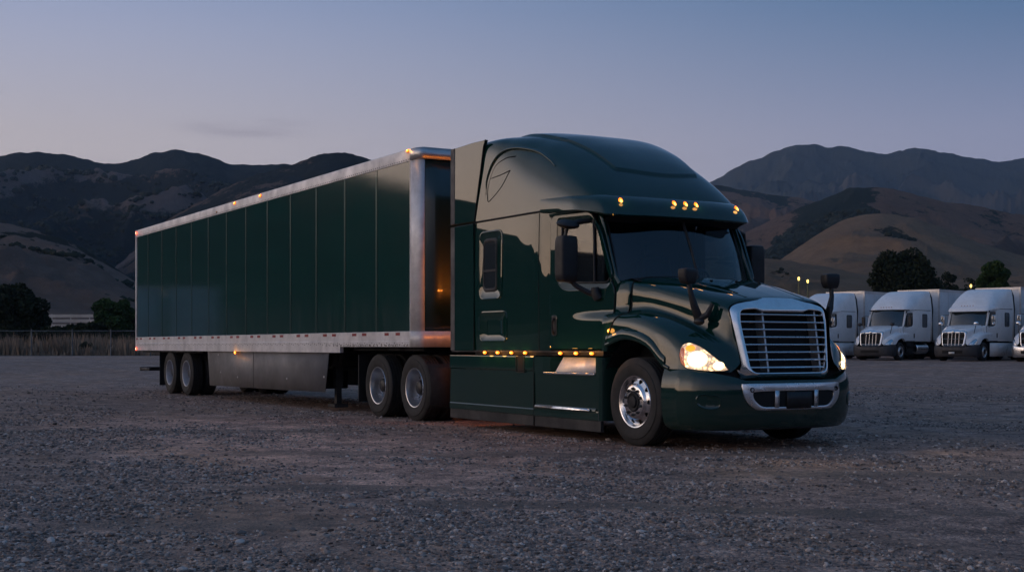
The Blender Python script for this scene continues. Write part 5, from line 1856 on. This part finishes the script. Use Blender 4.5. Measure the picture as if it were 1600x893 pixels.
    MB().prism([(x - .01, y * .98) for x, y in roofp], lambda x, y: (x, y, 1.16), lambda x, y: (x, y, 1.30)).out('floor', M_DARK, root)
    rd = MB().bb(Lr, Lr + .04, -1.24, 1.24, 1.15, 4.06).out('rear_door', M_WPANEL, root)
    # clearance lamps
    marker(root, (-.36, -(hw + .022), 4.085), (0, -1, .5), (.045, .026), light=.4)
    for x in (-6.88, -8.41):
        marker(root, (x, -(hw + .022), 4.06), (0, -1, .4), (.055, .032))
    marker(root, (-9.6 + .0, -(hw + .02), 3.985), (0, -1, .2), (.04, .016), hot=False, mat=simple('amber_reflector', (.55, .25, .03), .3))
    redhot = emis('red_bulb', (1, .35, .22), 12)
    marker(root, (Lr + .10, -(hw + .026), 4.03), (-.2, -1, 0), (.045, .045), 'rear_marker', mat=M_REDL, hotmat=redhot, light=.12, col=(1, .12, .06))
    marker(root, (Lr + .10, -(hw + .026), 1.065), (-.2, -1, 0), (.045, .045), 'rear_marker', mat=M_REDL, hotmat=redhot, light=.12, col=(1, .12, .06))
    marker(root, (-8.35, -(hw + .03), 1.005), (0, -1, 0), (.05, .036), 'side_marker', light=.5)
    # side skirt (aero panel)
    for s in (-1, 1):
        A = [(-10.35, 1.02), (-3.52, 1.09), (-3.72, .335), (-10.22, .285)]
        sk = MB().grid([[(xa + (xb - xa) * t, s * (hw - .03), za + (zb - za) * t) for t in (0, .5, 1)] for (xa, za), (xb, zb) in [((-10.35, 1.03), (-10.20, .285)), ((-8.0, 1.03), (-8.0, .30)), ((-5.8, 1.1), (-5.8, .315)), ((-3.52, 1.12), (-3.72, .335))]]).out('side_skirt', M_SKIRT, root, solid=.012)
        for (x, z) in ((-9.6, .95), (-9.45, .58), (-8.35, .50), (-5.55, .53), (-3.75, .60)):
            MB().ell((x, s * (hw - .02), z), (.02, .008, .02), 8, 6).out('bolt', M_WREF, sk)
        MB().bb(-7.40, -7.385, s * (hw - .022), s * (hw - .020), .31, 1.05).out('skirt_joint', M_DARK, sk)
    # landing gear
    for s in (-1, 1):
        lg = MB()
        x = -3.95
        lg.bb(x - .07, x + .07, s * 1.00, s * .86, .42, 1.2)
        lg.bb(x - .05, x + .05, s * .98, s * .88, .12, .50)
        lg.bb(x - .15, x + .15, s * 1.06, s * .80, .06, .12)
        lg.tube([(x, s * .93, .62), (x - .36, s * .98, 1.16)], .028, 6).tube([(x, s * .93, .62), (x + .32, s * .98, 1.16)], .028, 6)
        lg.tube([(x + .02, s * 1.0, .9), (x + .02, s * 1.10, .9)], .13, 14)
        lg.tube([(x - .30, s * 1.02, .80), (x + .28, s * 1.02, 1.10)], .022, 6)
        lg.out('landing_gear', simple('gear_steel', (.045, .042, .040), .6, .2, grime=.4), root, bevel=.006)
    MB().tube([(-3.95, -.9, .75), (-3.95, .9, .75)], .04, 8).out('cross_shaft', M_DARK, root)
    # frame, bogie, bumper bar
    fr = MB()
    for y in (-.5, .5): fr.bb(-15.9, -10.2, y - .05, y + .05, .78, 1.1)
    for k in range(24): fr.bb(-3.6 - k * .5, -3.66 - k * .5, -1.2, 1.2, 1.02, 1.16)
    fr.bb(-15.9, -10.9, -1.22, 1.22, .98, 1.03)
    for x in (-13.55, -12.19): fr.tube([(x, -.95, .5), (x, .95, .5)], .075, 10)
    fr.bb(-2.9, -.25, -1.1, 1.1, 1.06, 1.16)
    fr.out('underframe', M_DARK, root, bevel=.01)
    MB().bb(-9.3, -6.9, -.55, .55, .28, .66).out('spare_carrier', M_DARK, root, bevel=.03)
    g = MB().bb(Lr + .02, Lr + .12, -1.22, 1.22, .50, .60)
    for y in (-.55, .55): g.bb(Lr + .03, Lr + .11, y - .05, y + .05, .6, 1.05)
    g.bb(Lr + .1, Lr + .9, -1.21, -1.14, .515, .585)
    g.out('rear_guard', M_BLACK, root, bevel=.01)
    for s in (-1, 1):
        MB().bb(-14.30, -14.28, s * .62, s * 1.24, .18, 1.05).out('mud_flap', M_BLACK, root)
    for s in (-1, 1):
        for x in (-12.19, -13.55):
            wheel(root, x, s * 1.075, s, 'drive', simple('white_wheel', (.52, .52, .55), .38, .35, grime=.25, gscale=6), dual=True)
    return root


TRAILER = build_trailer()


# ------------------------------------------------------------------ white trucks parked behind
def build_white_tractor(variant, label):
    root = empty('parked_truck', (0, 0, 0), label, 'semi truck', 'white trucks parked in a row on the right')
    P = M_WHITE
    build_shell(root, P, main=False, gloss=M_DGLASS)
    for s in (-1, 1): build_side(root, s, P, main=False)
    for s in (-1, 1):
        W = roundpoly([(-3.30, 1.90), (-2.70, 1.90), (-2.70, 2.62), (-3.30, 2.62)], .08, 4)
        c = (-3.0, 2.26)
        L = radial(W, c, 48)
        f = MB().grid([[(c[0] + (x - c[0]) * t, s * (1.222 + o), c[1] + (z - c[1]) * t) for x, z in L] for t, o in ((1.08, .0), (1.04, .012), (1.0, .012), (.98, .004))], cv=True).out('sleeper_window', M_BLACK, root)
        MB().grid([[(c[0] + (x - c[0]) * t, s * 1.229, c[1] + (z - c[1]) * t) for x, z in L] for t in (1, .5, .02)], cv=True).out('pane', M_DGLASS, f)
        # black extender trailing edge
        MB().grid([[(-3.74, s * 1.222, 1.1), (-4.05, s * 1.225, 1.1)], [(-3.74, s * 1.222, 2.9), (-4.05, s * 1.225, 2.9)], [(-3.60, s * 1.21, 3.6), (-3.88, s * 1.215, 3.6)], [(-3.45, s * 1.12, 3.93), (-3.70, s * 1.14, 3.93)]]).out('side_extender', P, root, solid=.02)
        MB().tube([(-3.98, s * 1.235, 1.1), (-3.98, s * 1.235, 2.9), (-3.82, s * 1.225, 3.6), (-3.66, s * 1.15, 3.9)], [(.03, .08)] * 4, 8).out('rubber_flap', M_BLACK, root)
        # skirt / tank
        if variant in ('visor',):
            MB().grid([[(x, s * 1.21, z) for z in (.25, .6, .98)] for x in (-3.8, -2, -.72)]).out('side_skirt', P, root, solid=.03)
        else:
            tk = MB().lathe([(-3.6, .01), (-3.6, .27), (-3.57, .31), (-2.2, .31), (-2.17, .27), (-2.17, .01)], (0, s * .88, .66), 20, 'x')
            tk.out('fuel_tank', M_POL if variant == 'plain' else M_DARK, root)
            st = MB()
            for z in (.38, .78): st.bb(-1.75, -.85, s * .95, s * 1.2, z, z + .04)
            st.bb(-1.75, -.85, s * .85, s * 1.12, .3, 1.0)
            st.out('step_box', M_DARK, root)
        MB().tube([(-.75, s * .35, 1.9), (-.35, s * .36, 1.94)], .01, 5)
        MB().bb(-1.84, -.6, s * 1.13, s * 1.16, 1.02, 1.09).out('sill', M_DARK, root)
        # tall mirrors
        m = MB().box((-.72, s * 1.42, 2.22), (.12, .20, .52))
        mo = m.out('mirror', M_CHROME if variant != 'plain' else M_BLACK, root, bevel=.03)
        MB().tube([(-.85, s * 1.1, 2.5), (-.75, s * 1.42, 2.52), (-.72, s * 1.42, 1.9), (-.8, s * 1.1, 1.85)], .018, 6).out('mirror_arm', M_BLACK, mo)
        hmr = MB().ell((.55, s * .98, 2.02), (.08, .13, .10), 14, 8).out('hood_mirror', M_BLACK if variant == 'plain' else M_CHROME, root)
        MB().tube([(.55, s * .98, 1.95), (.66, s * .92, 1.5)], .018, 6).out('mirror_stalk', M_BLACK, hmr)
        MB().grid([[(-.03 + .70 * math.cos(a), s * y, .50 + .72 * math.sin(a)) for y in (1.16, .7)] for a in np.linspace(-.15, math.pi + .25, 20)]).out('wheel_well', M_DARK, root)
    hm = hood_mesh()
    hood = hm.out('hood', P, root, smooth=60)
    bvh = BVHTree.FromPolygons([Vector(v) for v in hm.v], hm.f)
    fr = grille(root, M_CHROME, 3 if variant != 'plain' else 2, (-.30, -.10, .10, .30) if variant != 'chrome' else (-.3, 0, .3), main=False)
    g = MB()
    for k in range(26):
        y = -.56 + k * .0448
        g.tube([(grille_x(y, .9) - .075, y, .89), (grille_x(y, 1.45) - .075, y, 1.49)], .008, 5)
    g.out('grille_slats', M_STEEL, fr)
    MB().ell((grille_x(0, 1.55) + .045, 0, 1.575), (.02, .085, .045), 14, 8).out('hood_badge', M_CHROME, fr)
    bumper(root, M_GREYB if variant != 'chrome' else M_BARS, 'grey')
    if variant == 'visor':
        MB().grid([[(1.40, y, z) for z in (.40, .50)] for y in (-.16, .16)]).out('licence_plate', M_PLATE, root, solid=.01)
    for s in (-1, 1): headlight(root, s, False, bvh)
    if variant == 'visor':
        visor_mesh().out('sun_visor', P, root, smooth=50)
    for y in (-.32, -.16, 0, .16, .32):
        MB().ell((-.70 if variant != 'visor' else -.62, y, 3.0), (.03, .035, .02), 10, 6).out('clearance_lamp', simple('dull_amber', (.45, .16, .08), .4), root)
    ch = MB()
    for y in (-.43, .43): ch.bb(-7.4, 1.0, y - .04, y + .04, .72, .98)
    ch.bb(-3.7, -.7, -.8, .8, .45, 1.0).bb(-.9, .9, -.6, .6, .5, 1.2)
    ch.tube([(0, -1, .47), (0, 1, .47)], .06, 8).tube([(-5.3, -.9, .5), (-5.3, .9, .5)], .09, 8).tube([(-6.6, -.9, .5), (-6.6, .9, .5)], .09, 8)
    ch.out('chassis', M_DARK, root)
    for s in (-1, 1):
        wheel(root, 0, s * 1.075, s, 'steer', M_BARS)
        for x in (-5.3, -6.6): wheel(root, x, s * 1.075, s, 'drive', M_BARS, dual=True)
    return root


def build_white_trailer(label, hgt=4.1):
    root = empty('parked_trailer', (0, 0, 0), label, 'trailer', 'white trailers behind the parked trucks')
    L = -14.6
    b = MB().bb(L, 0, -1.28, 1.28, 1.1, hgt).out('box', M_WPANEL, root, bevel=.05)
    r = MB()
    for s in (-1, 1):
        r.bb(L - .01, .012, s * 1.278, s * 1.30, hgt - .14, hgt + .012)
        r.bb(L - .01, .012, s * 1.278, s * 1.30, 1.06, 1.32)
        r.bb(-.06, .014, s * 1.22, s * 1.302, 1.06, hgt + .012)
    r.bb(0, .015, -1.28, 1.28, hgt - .14, hgt + .012)
    r.out('rail', M_ALU, root)
    j = MB()
    for k in range(11):
        for s in (-1, 1): j.bb(-1.25 - k * 1.22, -1.28 - k * 1.22, s * 1.281, s * 1.287, 1.33, hgt - .15)
    j.out('panel_joint', M_ALU, root)
    f = MB()
    for y in (-.5, .5): f.bb(L, -9, y - .05, y + .05, .75, 1.1)
    for y in (-1, 1): f.bb(-2.8, -2.6, y * .9 - .06, y * .9 + .06, .1, 1.1)
    f.out('underframe', M_DARK, root)
    for s in (-1, 1):
        for x in (-12.0, -13.3): wheel(root, x, s * 1.075, s, 'drive', M_BARS, dual=True)
    return root


FW = (-.68, -.733)      # heading of the parked row, in (right, depth)
PH = math.atan2(FW[0] * RY + FW[1] * DY, FW[0] * RX + FW[1] * DX)
FWW = Vector((FW[0] * RX + FW[1] * DX, FW[0] * RY + FW[1] * DY)).normalized()
LFT = Vector((-FWW.y, FWW.x))


def park(root, u, depth, back=0):
    """stand the root so that its left front wheel is `depth` metres out"""
    x, y = px(u, depth)
    p = Vector((x, y)) - LFT * 1.2 - FWW * back
    root.location = (p.x, p.y, gheight(p.x, p.y) - .01)
    root.rotation_euler = (0, 0, PH)
    return root


tA = build_white_tractor('plain', 'white truck with no visor and a side fuel tank, second from left in the row')
tB = build_white_tractor('visor', 'white truck with windscreen visor and front plate, third from left in the row')
tD = build_white_tractor('chrome', 'white truck with a bright banded bumper, cut off by the right edge of the photo')
tC = copy_tree(tB)
tC['label'] = 'leftmost white parked truck, its nose hidden behind the green truck'
park(tC, 1287, 74.5); park(tA, 1407, 71.8); park(tB, 1538, 68.8); park(tD, 1664, 66)
for r in (tA, tC):
    pass
wA = build_white_trailer('white trailer behind the second parked truck from the left')
wB = copy_tree(wA); wB['label'] = 'white trailer behind the parked truck that wears a visor'
wC = copy_tree(wA); wC['label'] = 'white trailer behind the leftmost parked truck'
wD = copy_tree(wA); wD['label'] = 'white trailer behind the truck at the right edge of the photo'
for w_, u_, d_ in ((wC, 1287, 74.5), (wA, 1407, 71.8), (wB, 1538, 68.8), (wD, 1664, 66)):
    park(w_, u_, d_, 4.75)

for u_, lb in ((303, 'white trailer nearest the road, standing beyond the left of the frame'), (212, 'farther white trailer standing beyond the left of the frame')):
    w_ = copy_tree(wA); w_['label'] = lb
    x, y = px(u_, 70)
    w_.location = (x, -2.6 - y, gheight(x, -2.6 - y) - .01); w_.rotation_euler = (0, 0, math.radians(17))
    del w_['group']
bpy.context.view_layer.update()


# ------------------------------------------------------------------ evening haze over the valley
def build_haze():
    M = Mat('haze_air')
    nt = M.nt; nt.nodes.remove(M.p)
    out = [n for n in nt.nodes if n.type == 'OUTPUT_MATERIAL'][0]
    v = M.n('ShaderNodeVolumePrincipled')
    v.inputs['Color'].default_value = (.55, .74, 1.0, 1)
    v.inputs['Density'].default_value = 0.000085
    v.inputs['Anisotropy'].default_value = 0.2
    M.l(v.outputs[0], out.inputs['Volume'])
    o = MB().bb(CX - 5300, CX + 5300, CY - 5300, CY + 5300, -12, 740).out('haze', M.m)
    o['kind'] = 'stuff'; o['label'] = 'thin bluish evening haze over the valley'; o['category'] = 'haze'


build_haze()
